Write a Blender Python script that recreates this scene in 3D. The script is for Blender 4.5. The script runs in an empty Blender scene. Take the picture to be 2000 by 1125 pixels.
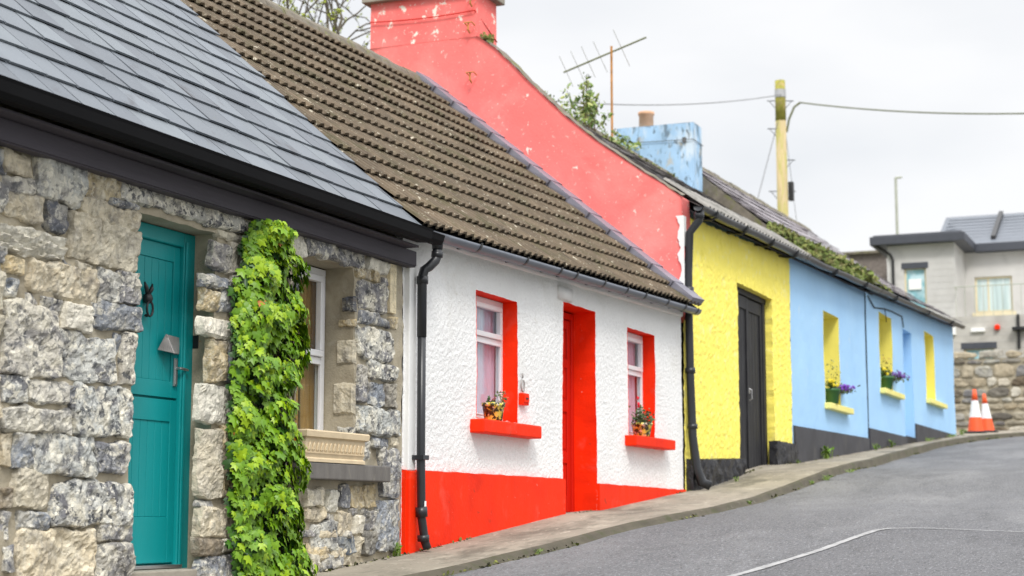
import bpy, bmesh, math, random
from mathutils import Vector, Matrix, noise
R = math.radians
random.seed(7)
S = bpy.context.scene
COL = S.collection
EYE = 1.5
TH, PT, FL = R(22.7), R(7.6), 3350.0      # street direction relative to view axis, pitch, focal length (photo px)
_F = Vector((math.cos(TH)*math.cos(PT), math.sin(TH)*math.cos(PT), math.sin(PT)))
_R = Vector((math.sin(TH), -math.cos(TH), 0))
_U = Vector((-math.cos(TH)*math.sin(PT), -math.sin(TH)*math.sin(PT), math.cos(PT)))
FY = 6.35                                  # the row of facades stands on the plane y = 6.35
def W(px, py, Y=FY):                       # measured photo point -> world point on the plane y = Y
    d = _F + _R*((px-1000)/FL) + _U*((562.5-py)/FL)
    t = Y/d.y
    return Vector((d.x*t, Y, d.z*t+EYE))
def WX(px, py, X):
    d = _F + _R*((px-1000)/FL) + _U*((562.5-py)/FL)
    t = X/d.x
    return Vector((X, d.y*t, d.z*t+EYE))
def lerp(a, b, t): return a+(b-a)*t
def interp(tab, x):
    if x <= tab[0][0]: return tab[0][1]
    for a, b in zip(tab, tab[1:]):
        if x <= b[0]: return a[1]+(b[1]-a[1])*(x-a[0])/(b[0]-a[0])
    return tab[-1][1]
def nz(x, y, z, s=1.0): return noise.noise(Vector((x*s, y*s, z*s)))
def fbm(x, y, z, s=1.0, o=4):
    v, a = 0, 1
    for i in range(o):
        v += a*noise.noise(Vector((x*s+i*7.1, y*s, z*s))); s *= 2.1; a *= .5
    return v

# ------------------------------------------------------------------ materials
MATS = {}
def M(name, base, var=.12, vs=3.0, rough=.8, bump=0, bs=20, patches=(), metal=0, attr=False, spec=.5, bump2=0, bs2=4, coat=0, stretch=None, trans=0):
    m = bpy.data.materials.new(name); m.use_nodes = True
    nt = m.node_tree; N = nt.nodes; L = nt.links
    b = N['Principled BSDF']
    b.inputs['Roughness'].default_value = rough; b.inputs['Metallic'].default_value = metal
    b.inputs['Specular IOR Level'].default_value = spec
    if coat: b.inputs['Coat Weight'].default_value = coat
    if trans:
        b.inputs['Subsurface Weight'].default_value = trans; b.inputs['Subsurface Radius'].default_value = (.02, .03, .01)
    g = N.new('ShaderNodeNewGeometry'); pos = g.outputs['Position']
    if stretch:
        mp = N.new('ShaderNodeVectorMath'); mp.operation = 'MULTIPLY'; mp.inputs[1].default_value = stretch
        L.new(pos, mp.inputs[0]); pos = mp.outputs[0]
    def nse(scale, detail=5, off=0, dist=0, rgh=.55):
        n = N.new('ShaderNodeTexNoise'); n.inputs['Scale'].default_value = scale; n.inputs['Detail'].default_value = detail
        n.inputs['Distortion'].default_value = dist; n.inputs['Roughness'].default_value = rgh
        a = N.new('ShaderNodeVectorMath'); a.inputs[1].default_value = (off, off*.7, off*1.3)
        L.new(pos, a.inputs[0]); L.new(a.outputs[0], n.inputs['Vector']); return n.outputs['Fac']
    if attr:
        at = N.new('ShaderNodeAttribute'); at.attribute_name = 'tint'; col = at.outputs['Color']; alpha = at.outputs['Alpha']
    else:
        rg = N.new('ShaderNodeRGB'); rg.outputs[0].default_value = (*base, 1); col = rg.outputs[0]; alpha = None
    if var:
        mr = N.new('ShaderNodeMapRange'); mr.inputs[1].default_value = .3; mr.inputs[2].default_value = .7
        mr.inputs[3].default_value = 1-var; mr.inputs[4].default_value = 1+var
        L.new(nse(vs, 6), mr.inputs[0])
        mu = N.new('ShaderNodeVectorMath'); mu.operation = 'SCALE'; L.new(col, mu.inputs[0]); L.new(mr.outputs[0], mu.inputs['Scale']); col = mu.outputs[0]
    for i, p in enumerate(patches):
        pc, sc, lo, hi = p[:4]; amt = p[4] if len(p) > 4 else 1; byalpha = len(p) > 5 and p[5]
        mr = N.new('ShaderNodeMapRange'); mr.inputs[1].default_value = lo; mr.inputs[2].default_value = hi; mr.inputs[4].default_value = amt
        L.new(nse(sc, 7, 11.3*(i+1), .4, .62), mr.inputs[0]); f = mr.outputs[0]
        if byalpha and alpha is not None:
            q = N.new('ShaderNodeMath'); q.operation = 'MULTIPLY'; L.new(f, q.inputs[0]); L.new(alpha, q.inputs[1]); f = q.outputs[0]
        mx = N.new('ShaderNodeMix'); mx.data_type = 'RGBA'; L.new(f, mx.inputs[0]); L.new(col, mx.inputs[6]); mx.inputs[7].default_value = (*pc, 1); col = mx.outputs[2]
    L.new(col, b.inputs['Base Color'])
    nrm = None
    for st, sc, det, dist in ((bump2, bs2, 3, .03), (bump, bs, 8, .008)):
        if st:
            bp = N.new('ShaderNodeBump'); bp.inputs['Strength'].default_value = st; bp.inputs['Distance'].default_value = dist
            L.new(nse(sc, det, 3.3), bp.inputs['Height'])
            if nrm: L.new(nrm, bp.inputs['Normal'])
            nrm = bp.outputs[0]
    if nrm: L.new(nrm, b.inputs['Normal'])
    MATS[name] = m
    return m
M('stone', (.3, .3, .3), attr=True, var=.28, vs=13, rough=.9, spec=.25, bump=1, bs=38, bump2=.8, bs2=14, patches=[
    ((.62, .58, .47), 5, .47, .60, .8, True), ((.115, .115, .13), 6, .50, .59, .85, True), ((.42, .33, .18), 3.2, .60, .74, .35), ((.78, .74, .62), 15, .54, .59, .75, True), ((.06, .065, .075), 17, .55, .61, .85, True), ((.84, .82, .74), 40, .59, .65, .65, True), ((.03, .03, .03), 60, .61, .67, .5)])
M('mortar', (.37, .325, .24), var=.2, vs=4, rough=.95, bump=.7, bs=60, patches=[((.2, .16, .1), 2.5, .55, .7, .6), ((.46, .42, .34), 7, .55, .7, .6)])
M('rubble', (.3, .3, .3), attr=True, var=.3, vs=5, rough=.9, bump=.5, bs=12, patches=[((.55, .52, .42), 3, .5, .6, .7, True), ((.06, .06, .07), 4, .56, .64, .6, True)])
M('slate', (.2, .225, .255), attr=True, var=.06, vs=3, rough=.62, spec=.3, bump=.2, bs=18, patches=[((.05, .045, .05), 2.2, .62, .72, .7), ((.16, .16, .06), 9, .7, .76, .5)])
M('oldslate', (.12, .11, .12), attr=True, var=.2, vs=2.5, rough=.75, bump=.3, bs=20, patches=[((.2, .18, .14), 3, .55, .7, .5), ((.06, .06, .055), 1.5, .55, .7, .5)])
M('tile', (.095, .070, .044), var=.35, vs=5, rough=.92, bump=.5, bs=60, patches=[((.17, .125, .08), 1.3, .5, .68, .6), ((.06, .055, .02), 2.6, .52, .64, .6), ((.5, .46, .36), 13, .63, .67, .85), ((.36, .33, .25), 34, .61, .66, .6)])
M('ridge', (.16, .14, .11), var=.3, vs=6, rough=.95, bump=.6, bs=40, patches=[((.14, .15, .04), 5, .52, .62, .7), ((.3, .27, .22), 12, .6, .68, .6)])
M('white', (.82, .82, .815), var=.03, vs=2, rough=.9, bump=.6, bs=60, bump2=.4, bs2=32, spec=.2, patches=[((.66, .66, .66), 30, .56, .66, .4), ((.62, .6, .55), 1.2, .52, .72, .4), ((.5, .46, .38), 5, .66, .74, .5)])
M('whitesmooth', (.80, .80, .79), var=.04, vs=4, rough=.7, bump=.3, bs=40, patches=[((.45, .42, .3), 7, .66, .72, .5)])
M('red', (.90, .030, .002), var=.1, vs=2.5, rough=.6, spec=.15, bump=.35, bs=35, patches=[((.62, .016, .004), 1.3, .5, .68, .55), ((.85, .12, .08), 3, .58, .72, .5), ((.28, .04, .02), 7, .64, .7, .5), ((.8, .6, .52), 22, .69, .72, .8)])
M('redgloss', (.6, .012, .003), var=.04, vs=3, rough=.4, spec=.25, bump=.1, bs=30)
M('pink', (.94, .21, .195), var=.05, vs=.8, rough=.9, bump=.4, bs=30, bump2=.25, bs2=4, spec=.15, patches=[((.95, .33, .30), .8, .48, .68, .7), ((.88, .16, .15), 1.1, .56, .72, .6), ((.9, .8, .72), 3.6, .655, .675, .9), ((.9, .5, .45), 14, .62, .68, .7), ((.86, .74, .66), 21, .66, .69, .7), ((.75, .1, .09), 5, .66, .72, .4)])
M('pinkchimney', (.94, .205, .19), var=.06, vs=2, rough=.9, bump=.4, bs=30, spec=.15, patches=[((.95, .33, .30), .8, .48, .68, .7), ((.88, .16, .15), 1.1, .56, .72, .6), ((.9, .82, .72), 5.5, .615, .64, .95), ((.88, .75, .66), 17, .62, .66, .8)])
M('yellow', (.97, .84, .17), var=.04, vs=3, rough=.85, spec=.15, bump=.6, bs=45, bump2=.3, bs2=18, patches=[((.8, .68, .08), 5, .58, .7, .6), ((.62, .52, .06), 15, .68, .73, .7), ((.93, .87, .45), 8, .55, .68, .5)])
M('yellowsmooth', (.97, .86, .17), var=.04, vs=3, rough=.6, bump=.2, bs=20)
M('yellowsill', (.86, .78, .25), var=.04, vs=3, rough=.6, bump=.2, bs=20)
M('blue', (.37, .62, .90), var=.035, vs=.8, rough=.75, bump=.25, bs=14, patches=[((.30, .53, .82), .5, .5, .75, .5), ((.42, .66, .9), 1.1, .5, .7, .5), ((.6, .72, .8), 3, .64, .72, .5), ((.25, .36, .45), 5, .67, .74, .4)])
M('bluechimney', (.36, .55, .76), var=.12, vs=2, rough=.85, bump=.4, bs=14, stretch=(1, 1, .45), patches=[((.68, .75, .8), 2.6, .5, .62, .7), ((.10, .14, .17), 3.6, .54, .63, .8), ((.07, .09, .10), 9, .58, .64, .7), ((.5, .42, .28), 5, .62, .7, .6)])
M('black', (.014, .014, .017), var=.25, vs=4, rough=.6, spec=.3, bump=.3, bs=14, stretch=(3, 3, .6), patches=[((.04, .04, .045), 3, .5, .7, .6), ((.35, .35, .33), 14, .70, .73, .7)])
M('blackrough', (.016, .016, .02), var=.3, vs=6, rough=.42, bump=1, bs=22, bump2=1, bs2=9)
M('plinthgrey', (.05, .05, .058), var=.22, vs=2, rough=.8, bump=.4, bs=12, patches=[((.09, .085, .08), 1.6, .55, .7, .6), ((.2, .2, .2), 9, .72, .76, .5)])
M('gutterblack', (.008, .008, .009), var=.1, rough=.6, vs=2, spec=.06)
M('guttergrey', (.12, .135, .165), var=.12, rough=.4, vs=2)
M('pipeblack', (.02, .022, .026), var=.15, rough=.35, vs=3, bump=.05)
M('fascia', (.062, .055, .068), var=.15, vs=2, rough=.6, spec=.3, bump=.3, bs=12, stretch=(.3, 1, 3), patches=[((.018, .016, .02), 1.5, .5, .7, .5)])
M('teal', (.0, .27, .28), var=.05, vs=2, rough=.45, bump=.15, bs=30, stretch=(3, 1, .5))
M('upvc', (.82, .82, .84), var=.01, rough=.35)
M('cream', (.72, .64, .44), var=.05, vs=3, rough=.7)
M('lead', (.21, .205, .25), var=.15, vs=3, rough=.6, bump=.2, bs=12, patches=[((.28, .27, .29), 3, .55, .7, .5)])
M('sheet', (.22, .21, .195), var=.25, vs=4, rough=.85, bump=.4, bs=20, patches=[((.09, .09, .08), 3, .5, .62, .7), ((.36, .34, .3), 7, .56, .66, .6)])
M('concrete', (.32, .29, .24), var=.22, vs=3, rough=.9, bump=.5, bs=40, patches=[((.12, .11, .085), 1.2, .54, .7, .6), ((.42, .38, .31), 2.4, .58, .7, .5), ((.1, .12, .04), 5, .68, .76, .5)])
M('pavement', (.27, .24, .19), var=.2, vs=1.6, rough=.9, bump=.7, bs=50, stretch=(.5, 1, 1), patches=[((.11, .10, .075), 1.3, .5, .6, .8), ((.40, .36, .29), 2.4, .55, .66, .65), ((.13, .12, .09), 7, .56, .64, .5), ((.46, .42, .35), 14, .60, .66, .6), ((.06, .07, .03), 30, .62, .67, .5)])
M('kerbm', (.075, .065, .045), var=.25, vs=3, rough=.95, bump=.5, bs=40, patches=[((.05, .055, .02), 4, .5, .62, .7), ((.2, .18, .14), 6, .62, .7, .6)])
M('sillstone', (.14, .13, .12), var=.2, vs=4, rough=.9, bump=.5, bs=30, stretch=(3, 1, .6), patches=[((.28, .25, .2), 6, .6, .7, .5)])
M('trough', (.62, .5, .33), var=.08, vs=8, rough=.8, bump=.3, bs=60)
M('wood', (.5, .25, .06), var=.25, vs=3, rough=.5, stretch=(8, 1, .6))
M('dark', (.01, .01, .012), var=0)
M('lilac', (.85, .62, .76), var=.08, vs=2, rough=.9, patches=[((.62, .72, .88), 2, .5, .62, .7), ((.85, .5, .6), 5, .56, .66, .5)])
M('iron', (.012, .012, .013), var=.2, rough=.45)
M('steel', (.5, .5, .5), var=.1, rough=.35, metal=.9)
M('tin', (.33, .31, .30), var=.2, vs=14, rough=.55, metal=.3)
M('rust', (.45, .20, .05), var=.3, vs=8, rough=.8)
M('pot', (.62, .36, .22), var=.12, vs=6, rough=.9, patches=[((.7, .5, .36), 4, .55, .7, .6)])
M('floral', (.03, .04, .02), var=.2, vs=20, rough=.4, patches=[((.85, .74, .12), 19, .5, .54, 1), ((.85, .75, .6), 24, .57, .6, 1), ((.1, .2, .04), 30, .6, .63, .9)])
M('potgreen', (.03, .12, .03), var=.1, rough=.5)
M('leaf', (.1, .3, .01), attr=True, var=.15, vs=14, rough=.42, spec=.4)
M('petal', (.8, .1, .1), attr=True, var=.1, vs=30, rough=.6)
M('stem', (.12, .09, .04), var=.2, vs=10)
M('bark', (.10, .085, .06), var=.3, vs=6, rough=.9, bump=.5)
M('polewood', (.47, .37, .2), var=.12, vs=2, rough=.8, stretch=(3, 3, .5), patches=[((.2, .14, .06), 8, .6, .7, .6), ((.34, .33, .07), 3, .46, .62, .75)])
M('polemoss', (.30, .28, .05), var=.3, vs=5, rough=.9, patches=[((.42, .32, .14), 5, .5, .6, .8), ((.12, .13, .03), 9, .58, .65, .7)])
M('block', (.57, .56, .54), var=.1, vs=.5, rough=.9, bump=.2, bs=9, patches=[((.45, .44, .42), .9, .48, .66, .7), ((.66, .65, .62), .6, .6, .75, .5)])
M('block2', (.48, .46, .42), var=.18, vs=1.4, rough=.9, bump=.2, bs=9, patches=[((.3, .28, .25), .9, .52, .7, .6)])
M('darkfascia', (.055, .06, .075), var=.1, rough=.5)
M('farslate', (.12, .135, .16), var=.08, vs=1.5, rough=.5, bump=.2, bs=5)
M('brick', (.17, .145, .13), var=.25, vs=8, rough=.9, patches=[((.26, .22, .2), 6, .55, .7, .5)])
M('paper', (.85, .85, .83), var=.02)
M('orange', (.85, .10, .02), var=.08, vs=6, rough=.5, patches=[((.5, .07, .03), 9, .62, .7, .5)])
M('conewhite', (.8, .8, .8), var=.06, vs=8, rough=.5)
M('coneblack', (.04, .04, .045), var=.2)
M('lampgrey', (.38, .4, .33), var=.1, rough=.5)
M('cable', (.13, .14, .06), var=.1)
M('wirethin', (.12, .12, .12), var=0)
M('soil', (.12, .12, .06), var=.3, vs=1, rough=1, patches=[((.06, .1, .02), 2, .5, .6, .7)])
M('paint', (.32, .32, .32), var=.15, vs=4, rough=.8, patches=[((.16, .16, .165), 12, .52, .62, .8), ((.17, .17, .17), 1.4, .6, .7, .7)])
M('mossm', (.10, .16, .015), attr=True, var=.2, vs=8, rough=.9)
def asphalt(name, c, light):
    m = M(name, c, var=.12, vs=.5, rough=.78, bump=1, bs=110, bump2=.12, bs2=3, stretch=(.35, 1, 1), patches=[(light, .9, .45, .65, .8), (tuple(v*.62 for v in c), 1.7, .54, .68, .7), (tuple(v*.6 for v in c), 6, .56, .66, .5), (tuple(v*2.4 for v in c), 60, .55, .62, .8), (tuple(v*.3 for v in c), 45, .57, .63, .8)])
asphalt('asphalt', (.105, .106, .112), (.175, .175, .178))
asphalt('asphalt_dark', (.088, .088, .094), (.11, .11, .115))
def glassmat(name, tint=(.9, .95, .95), dark=.0):
    m = bpy.data.materials.new(name); m.use_nodes = True; nt = m.node_tree; N = nt.nodes; L = nt.links
    N.remove(N['Principled BSDF']); o = N['Material Output']
    t = N.new('ShaderNodeBsdfTransparent'); t.inputs[0].default_value = (*tint, 1)
    g = N.new('ShaderNodeBsdfGlossy'); g.inputs['Roughness'].default_value = .03
    f = N.new('ShaderNodeLayerWeight'); f.inputs['Blend'].default_value = .5
    p = N.new('ShaderNodeMath'); p.operation = 'POWER'; p.inputs[1].default_value = 5; L.new(f.outputs['Facing'], p.inputs[0])
    a = N.new('ShaderNodeMath'); a.operation = 'MULTIPLY_ADD'; a.inputs[1].default_value = .9; a.inputs[2].default_value = .05+dark; L.new(p.outputs[0], a.inputs[0])
    x = N.new('ShaderNodeMixShader'); L.new(a.outputs[0], x.inputs[0]); L.new(t.outputs[0], x.inputs[1]); L.new(g.outputs[0], x.inputs[2]); L.new(x.outputs[0], o.inputs[0])
    MATS[name] = m
glassmat('glass')
M('farglass', (.25, .5, .56), var=.25, vs=2.2, rough=.15, patches=[((.6, .75, .8), 1.6, .5, .62, .7)])  # opaque pane, its teal reflection is painted into the colour
M('farcurtain', (.5, .62, .62), var=.2, vs=3, rough=.2, stretch=(1, 6, .2), patches=[((.75, .82, .82), 1, .5, .6, .8)])

# ------------------------------------------------------------------ mesh builder
class MB:
    def __init__(s): s.v = []; s.f = []; s.mi = []; s.c = []; s.sm = []; s.cur = (.5, .5, .5, 1); s.m = 0; s.smooth = False
    def vert(s, p): s.v.append(tuple(p)); s.c.append(s.cur); return len(s.v)-1
    def face(s, idx): s.f.append(tuple(idx)); s.mi.append(s.m); s.sm.append(s.smooth)
    def poly(s, pts): s.face([s.vert(p) for p in pts])
    def hexa(s, p):
        i = [s.vert(q) for q in p]
        for a in ((0, 3, 2, 1), (4, 5, 6, 7), (0, 1, 5, 4), (1, 2, 6, 5), (2, 3, 7, 6), (3, 0, 4, 7)): s.face([i[k] for k in a])
    def box(s, x0, x1, y0, y1, z0, z1):
        s.hexa([(x0, y0, z0), (x1, y0, z0), (x1, y1, z0), (x0, y1, z0), (x0, y0, z1), (x1, y0, z1), (x1, y1, z1), (x0, y1, z1)])
    def grid(s, nx, ny, fn, closeu=False):
        k = [[s.vert(fn(i/(nx) if closeu else i/(nx-1), j/(ny-1))) for i in range(nx)] for j in range(ny)]
        for j in range(ny-1):
            for i in range(nx if closeu else nx-1):
                s.face((k[j][i], k[j][(i+1) % nx], k[j+1][(i+1) % nx], k[j+1][i]))
        return k
    def tube(s, pts, r, n=8, cap=True):
        pts = [Vector(p) for p in pts]; rs = r if isinstance(r, (list, tuple)) else [r]*len(pts)
        up = Vector((0, 0, 1)); rings = []; d0 = (pts[1]-pts[0]).normalized()
        a = d0.orthogonal().normalized()
        for i, p in enumerate(pts):
            d = (pts[min(i+1, len(pts)-1)]-pts[max(i-1, 0)]).normalized()
            a = (a-d*a.dot(d)).normalized(); b = d.cross(a)
            rings.append([s.vert(p+(a*math.cos(t)+b*math.sin(t))*rs[i]) for t in [2*math.pi*k/n for k in range(n)]])
        for q, w in zip(rings, rings[1:]):
            for k in range(n): s.face((q[k], q[(k+1) % n], w[(k+1) % n], w[k]))
        if cap: s.face(rings[0][::-1]); s.face(rings[-1])
    def lathe(s, c, prof, n=20, cap=True):
        rings = [[s.vert((c[0]+r*math.cos(2*math.pi*k/n), c[1]+r*math.sin(2*math.pi*k/n), c[2]+z)) for k in range(n)] for r, z in prof]
        for q, w in zip(rings, rings[1:]):
            for k in range(n): s.face((q[k], q[(k+1) % n], w[(k+1) % n], w[k]))
        if cap: s.face(rings[0][::-1]); s.face(rings[-1])
    def prismX(s, prof, x0, x1, dz=0):   # profile of (y, z) extruded along x
        a = [s.vert((x0, y, z)) for y, z in prof]; b = [s.vert((x1, y, z+dz)) for y, z in prof]; n = len(prof)
        for k in range(n): s.face((a[k], a[(k+1) % n], b[(k+1) % n], b[k]))
        s.face(a[::-1]); s.face(b)
    def build(s, name, mats, parent=None, bevel=0, smooth=None, loc=None, recalc=True):
        me = bpy.data.meshes.new(name)
        off = Vector((0, 0, 0))
        p = parent
        while p: off += Vector(p.location); p = p.parent
        l = Vector(loc) if loc is not None else Vector((0, 0, 0))
        if loc is not None: l = l-off
        o2 = off+l
        me.from_pydata([(x-o2.x, y-o2.y, z-o2.z) for x, y, z in s.v], [], s.f)
        if isinstance(mats, str): mats = [mats]
        for k in mats: me.materials.append(MATS[k])
        me.polygons.foreach_set('material_index', s.mi)
        me.polygons.foreach_set('use_smooth', s.sm if smooth is None else [smooth]*len(s.f))
        at = me.color_attributes.new('tint', 'FLOAT_COLOR', 'POINT'); at.data.foreach_set('color', [q for c in s.c for q in c])
        if recalc:
            bm = bmesh.new(); bm.from_mesh(me); bmesh.ops.recalc_face_normals(bm, faces=bm.faces); bm.to_mesh(me); bm.free()
        o = bpy.data.objects.new(name, me); COL.objects.link(o); o.location = l
        if parent: o.parent = parent
        if bevel:
            bv = o.modifiers.new('bevel', 'BEVEL'); bv.width = bevel; bv.segments = 2; bv.limit_method = 'ANGLE'; bv.angle_limit = R(40)
        return o
def tag(o, label, cat, group=None, kind=None):
    o['label'] = label
    if cat: o['category'] = cat
    if group: o['group'] = group
    if kind: o['kind'] = kind
    return o
def thing(name, label, cat, loc, group=None):
    o = bpy.data.objects.new(name, None); COL.objects.link(o); o.location = loc; o.empty_display_size = .2
    return tag(o, label, cat, group)
def part(name, mats, parent, fn, **k):
    b = MB(); fn(b); return b.build(name, mats, parent, **k)
def bx(name, mat, parent, dims, bevel=.004):
    b = MB(); b.box(*dims); return b.build(name, mat, parent, bevel=bevel)

# ------------------------------------------------------------------ ground
GP = [(-10, -.6), (0, .25), (9, .98), (11.57, 1.1), (12.8, 1.2), (13.3, 1.235), (16.5, 1.53), (17.6, 1.57), (20.7, 1.81), (21.4, 1.86), (23.8, 2.14), (25.2, 2.27), (26.6, 2.33),
      (32.6, 2.74), (43.9, 3.51), (47, 3.72), (54, 4.1), (60, 4.4), (100, 5.6)]
def g(x): return interp(GP, x)
def gs(x): return sum(interp(GP, x+d) for d in (-1.5, -.75, 0, .75, 1.5))/5
KP = [(-10, 5.45), (11.8, 5.40), (13.2, 5.36), (15.1, 5.3), (17.9, 5.12), (19.5, 5.12), (21.1, 5.2), (24.7, 5.24), (28, 5.4), (31.5, 5.62), (38, 5.88), (43, 5.80), (44.5, 5.6), (46, 5.25), (47.5, 4.6), (49, 3.6), (51, 1.5), (53, -4)]
def ky(x): return interp(KP, x)+.02*nz(x, 0, 0, 1.3)
def kd(x): return interp([(11, .045), (18, .05), (22, .08), (30, .13), (44, .12), (50, .08)], x)
def pz(x, y): return lerp(gs(x), g(x), min(1, max(0, (y-5.6)/.6)))+.006*nz(x, y, 0, 1.5)
def rz(x, y):
    d = max(0, ky(x)-y) if x < 47 else max(0, 5-y)
    return gs(x)-kd(x)-.012*min(d, 6)+.012*nz(x, y, 3, .6)
xs = [-12+i*.25 for i in range(int(66/.25)+1)]
b = MB(); b.smooth = True
ny = 34
rows = []
for x in xs:
    y1 = ky(x)-.03 if x < 46 else max(ky(x)-.03, -6)
    rows.append([b.vert((x, y, rz(x, y))) for y in [lerp(-8, y1, (j/(ny-1))**.6) for j in range(ny)]])
for a, c in zip(rows, rows[1:]):
    for j in range(ny-1): b.face((a[j], a[j+1], c[j+1], c[j]))
road = b.build('road', 'asphalt', recalc=False); tag(road, 'grey worn asphalt road climbing past the cottages', None, kind='structure')
# pavement
b = MB(); b.smooth = True; rows = []
xs2 = [-4+i*.2 for i in range(int(58/.2)+1)]
for x in xs2:
    y0 = ky(x)+.06; y1 = FY+.12 if x < 44.2 else 9.5
    rows.append([b.vert((x, y, pz(x, y))) for y in [lerp(y0, y1, j/9) for j in range(10)]])
for a, c in zip(rows, rows[1:]):
    for j in range(9): b.face((a[j], a[j+1], c[j+1], c[j]))
tag(b.build('pavement', 'pavement', recalc=False), 'stained narrow concrete pavement along the cottages', None, kind='structure')
b = MB(); rows = []
for x in xs2:
    y = ky(x); z = pz(x, y+.1); zr = rz(x, y-.06); w = .012*nz(x, 9, 9, 6)
    rows.append([b.vert(p) for p in ((x, y+.062, z+.002), (x, y+.02+w, z-.004), (x, y+.0+w, z-.016), (x, y-.012+w, zr+.014), (x, y-.075+w*2, zr-.006))])
for a, c in zip(rows, rows[1:]):
    for j in range(4): b.face((a[j], a[j+1], c[j+1], c[j]))
tag(b.build('kerb', 'kerbm', recalc=False, smooth=True), 'worn low kerb edge with moss in its joint', None, kind='structure')
b = MB(); b.grid(60, 60, lambda u, v: (-300+u*700, -350+v*700, min(gs(-300+u*700)-.45, 3.2) if abs(-350+v*700) < 60 else min(gs(-300+u*700)-.5, 3.0)))
tag(b.build('ground', 'soil', recalc=False), 'ground of soil and grass beyond the street', None, kind='structure')
# dark road patch with faded white edge line
def patch_pt(p, lift):
    return (p[0], p[1], rz(p[0], p[1])+lift)
edge = [(10.3, 3.5), (11.6, 3.38), (12.73, 3.26), (13.91, 3.13), (14.9, 3.05), (15.6, 2.99), (15.85, 2.9), (15.95, 2.64), (15.9, 2.2), (15.76, 1.72), (15.6, .8), (15.4, -.5), (15.3, -2)]
b = MB(); b.smooth = True
def pf(u, v):
    x = lerp(6, 15.84, u); yt = 3.3+(12.73-x)*.1+.0
    if x > 15.5: yt -= .35*(x-15.5)
    y = lerp(-2, min(3.6, yt), v); return (x, y, rz(x, y)+.004)
b.grid(60, 40, pf)
tag(b.build('road_patch', 'asphalt_dark', recalc=False), 'darker resurfaced patch of asphalt in the road', None, kind='structure')
b = MB(); prev = None
pts = []
for a, c in zip(edge, edge[1:]):
    for k in range(8): pts.append((lerp(a[0], c[0], k/8), lerp(a[1], c[1], k/8)))
for i, p in enumerate(pts[:-1]):
    q = pts[i+1]; d = Vector((q[0]-p[0], q[1]-p[1])).normalized(); n = Vector((-d.y, d.x))*(.034 if p[0] < 15.7 else .022)
    w = 1+.3*nz(p[0], p[1], 0, 9)
    if p[1] < 2.5: w *= .7
    cur = (b.vert(patch_pt((p[0]+n.x*w, p[1]+n.y*w), .009)), b.vert(patch_pt((p[0]-n.x*w, p[1]-n.y*w), .009)))
    if prev: b.face((prev[0], cur[0], cur[1], prev[1]))
    prev = cur
tag(b.build('road_marking', 'paint', recalc=False), 'thin faded white line bordering the dark road patch', None, kind='structure')

# ------------------------------------------------------------------ facades
def facade(b, X0, X1, Z0, Zt, Yf, opens, step=.05, amp=.006, ns=14, topf=None, zref=None, und=.01, jit=.004):
    def D(x, z): return Yf+amp*nz(x, 5, z, ns)*1.6+und*nz(x, 2, z, .9)
    def J(x, z, s=9): return jit*2*nz(x, 8, z, s)
    def lines(a, c, brk):
        k = sorted(set([a, c]+[q for q in brk if a < q < c])); out = [k[0]]
        for p, q in zip(k, k[1:]):
            n = max(1, round((q-p)/step)); out += [p+(q-p)*i/n for i in range(1, n+1)]
        return out
    xs = lines(X0, X1, [o[0] for o in opens]+[o[1] for o in opens]); zs = lines(Z0, Zt, [o[2] for o in opens]+[o[3] for o in opens])
    vid = {}
    def V(i, j):
        if (i, j) not in vid:
            x, z = xs[i], zs[j]; zz = z
            if topf and z > zref: zz = zref+(z-zref)*(topf(x)-zref)/(Zt-zref)
            vid[(i, j)] = b.vert((x+J(x, z), D(x, z), zz+J(z, x)))
        return vid[(i, j)]
    for i in range(len(xs)-1):
        for j in range(len(zs)-1):
            cx, cz = (xs[i]+xs[i+1])/2, (zs[j]+zs[j+1])/2
            if any(o[0] < cx < o[1] and o[2] < cz < o[3] for o in opens): continue
            b.face((V(i, j), V(i+1, j), V(i+1, j+1), V(i, j+1)))
    return D, J
def reveal(b, o, depth, D, J, step=.05, bottom=True, lip=.0):
    x0, x1, z0, z1 = o[:4]
    def strip(pts, depthv):
        prev = None
        for (x, z) in pts:
            yf = D(x, z)-lip; X = x+J(x, z); Z = z+J(z, x)
            cur = [b.vert((X, yf, Z))]+[b.vert((lerp(X, x, t), lerp(yf, depthv, t)+0, lerp(Z, z, t))) for t in (.25, .6, 1)]
            if prev:
                for k in range(3): b.face((prev[k], cur[k], cur[k+1], prev[k+1]))
            prev = cur
    nzs = max(2, round((z1-z0)/step)); nxs = max(2, round((x1-x0)/step))
    yb = FY+depth
    strip([(x0, z0+(z1-z0)*i/nzs) for i in range(nzs+1)], yb)
    strip([(x1, z0+(z1-z0)*i/nzs) for i in range(nzs+1)], yb)
    strip([(x0+(x1-x0)*i/nxs, z1) for i in range(nxs+1)], yb)
    if bottom: strip([(x0+(x1-x0)*i/nxs, z0) for i in range(nxs+1)], yb)
def shell(b, X0, X1, yb, z0, ze, zr, yr, e1=None, r1=None):   # solid house body behind the facade: ends, back wall
    e1 = ze if e1 is None else e1; r1 = zr if r1 is None else r1
    ym = yr; yb2 = 2*yr-FY
    for x, e, r in ((X0, ze, zr), (X1, e1, r1)):
        b.poly([(x, FY+.02, z0), (x, yb2, z0), (x, yb2, e), (x, ym, r), (x, FY+.02, e)])
    b.poly([(X0, yb2, z0), (X1, yb2, z0), (X1, yb2, e1), (X0, yb2, ze)])
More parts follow.
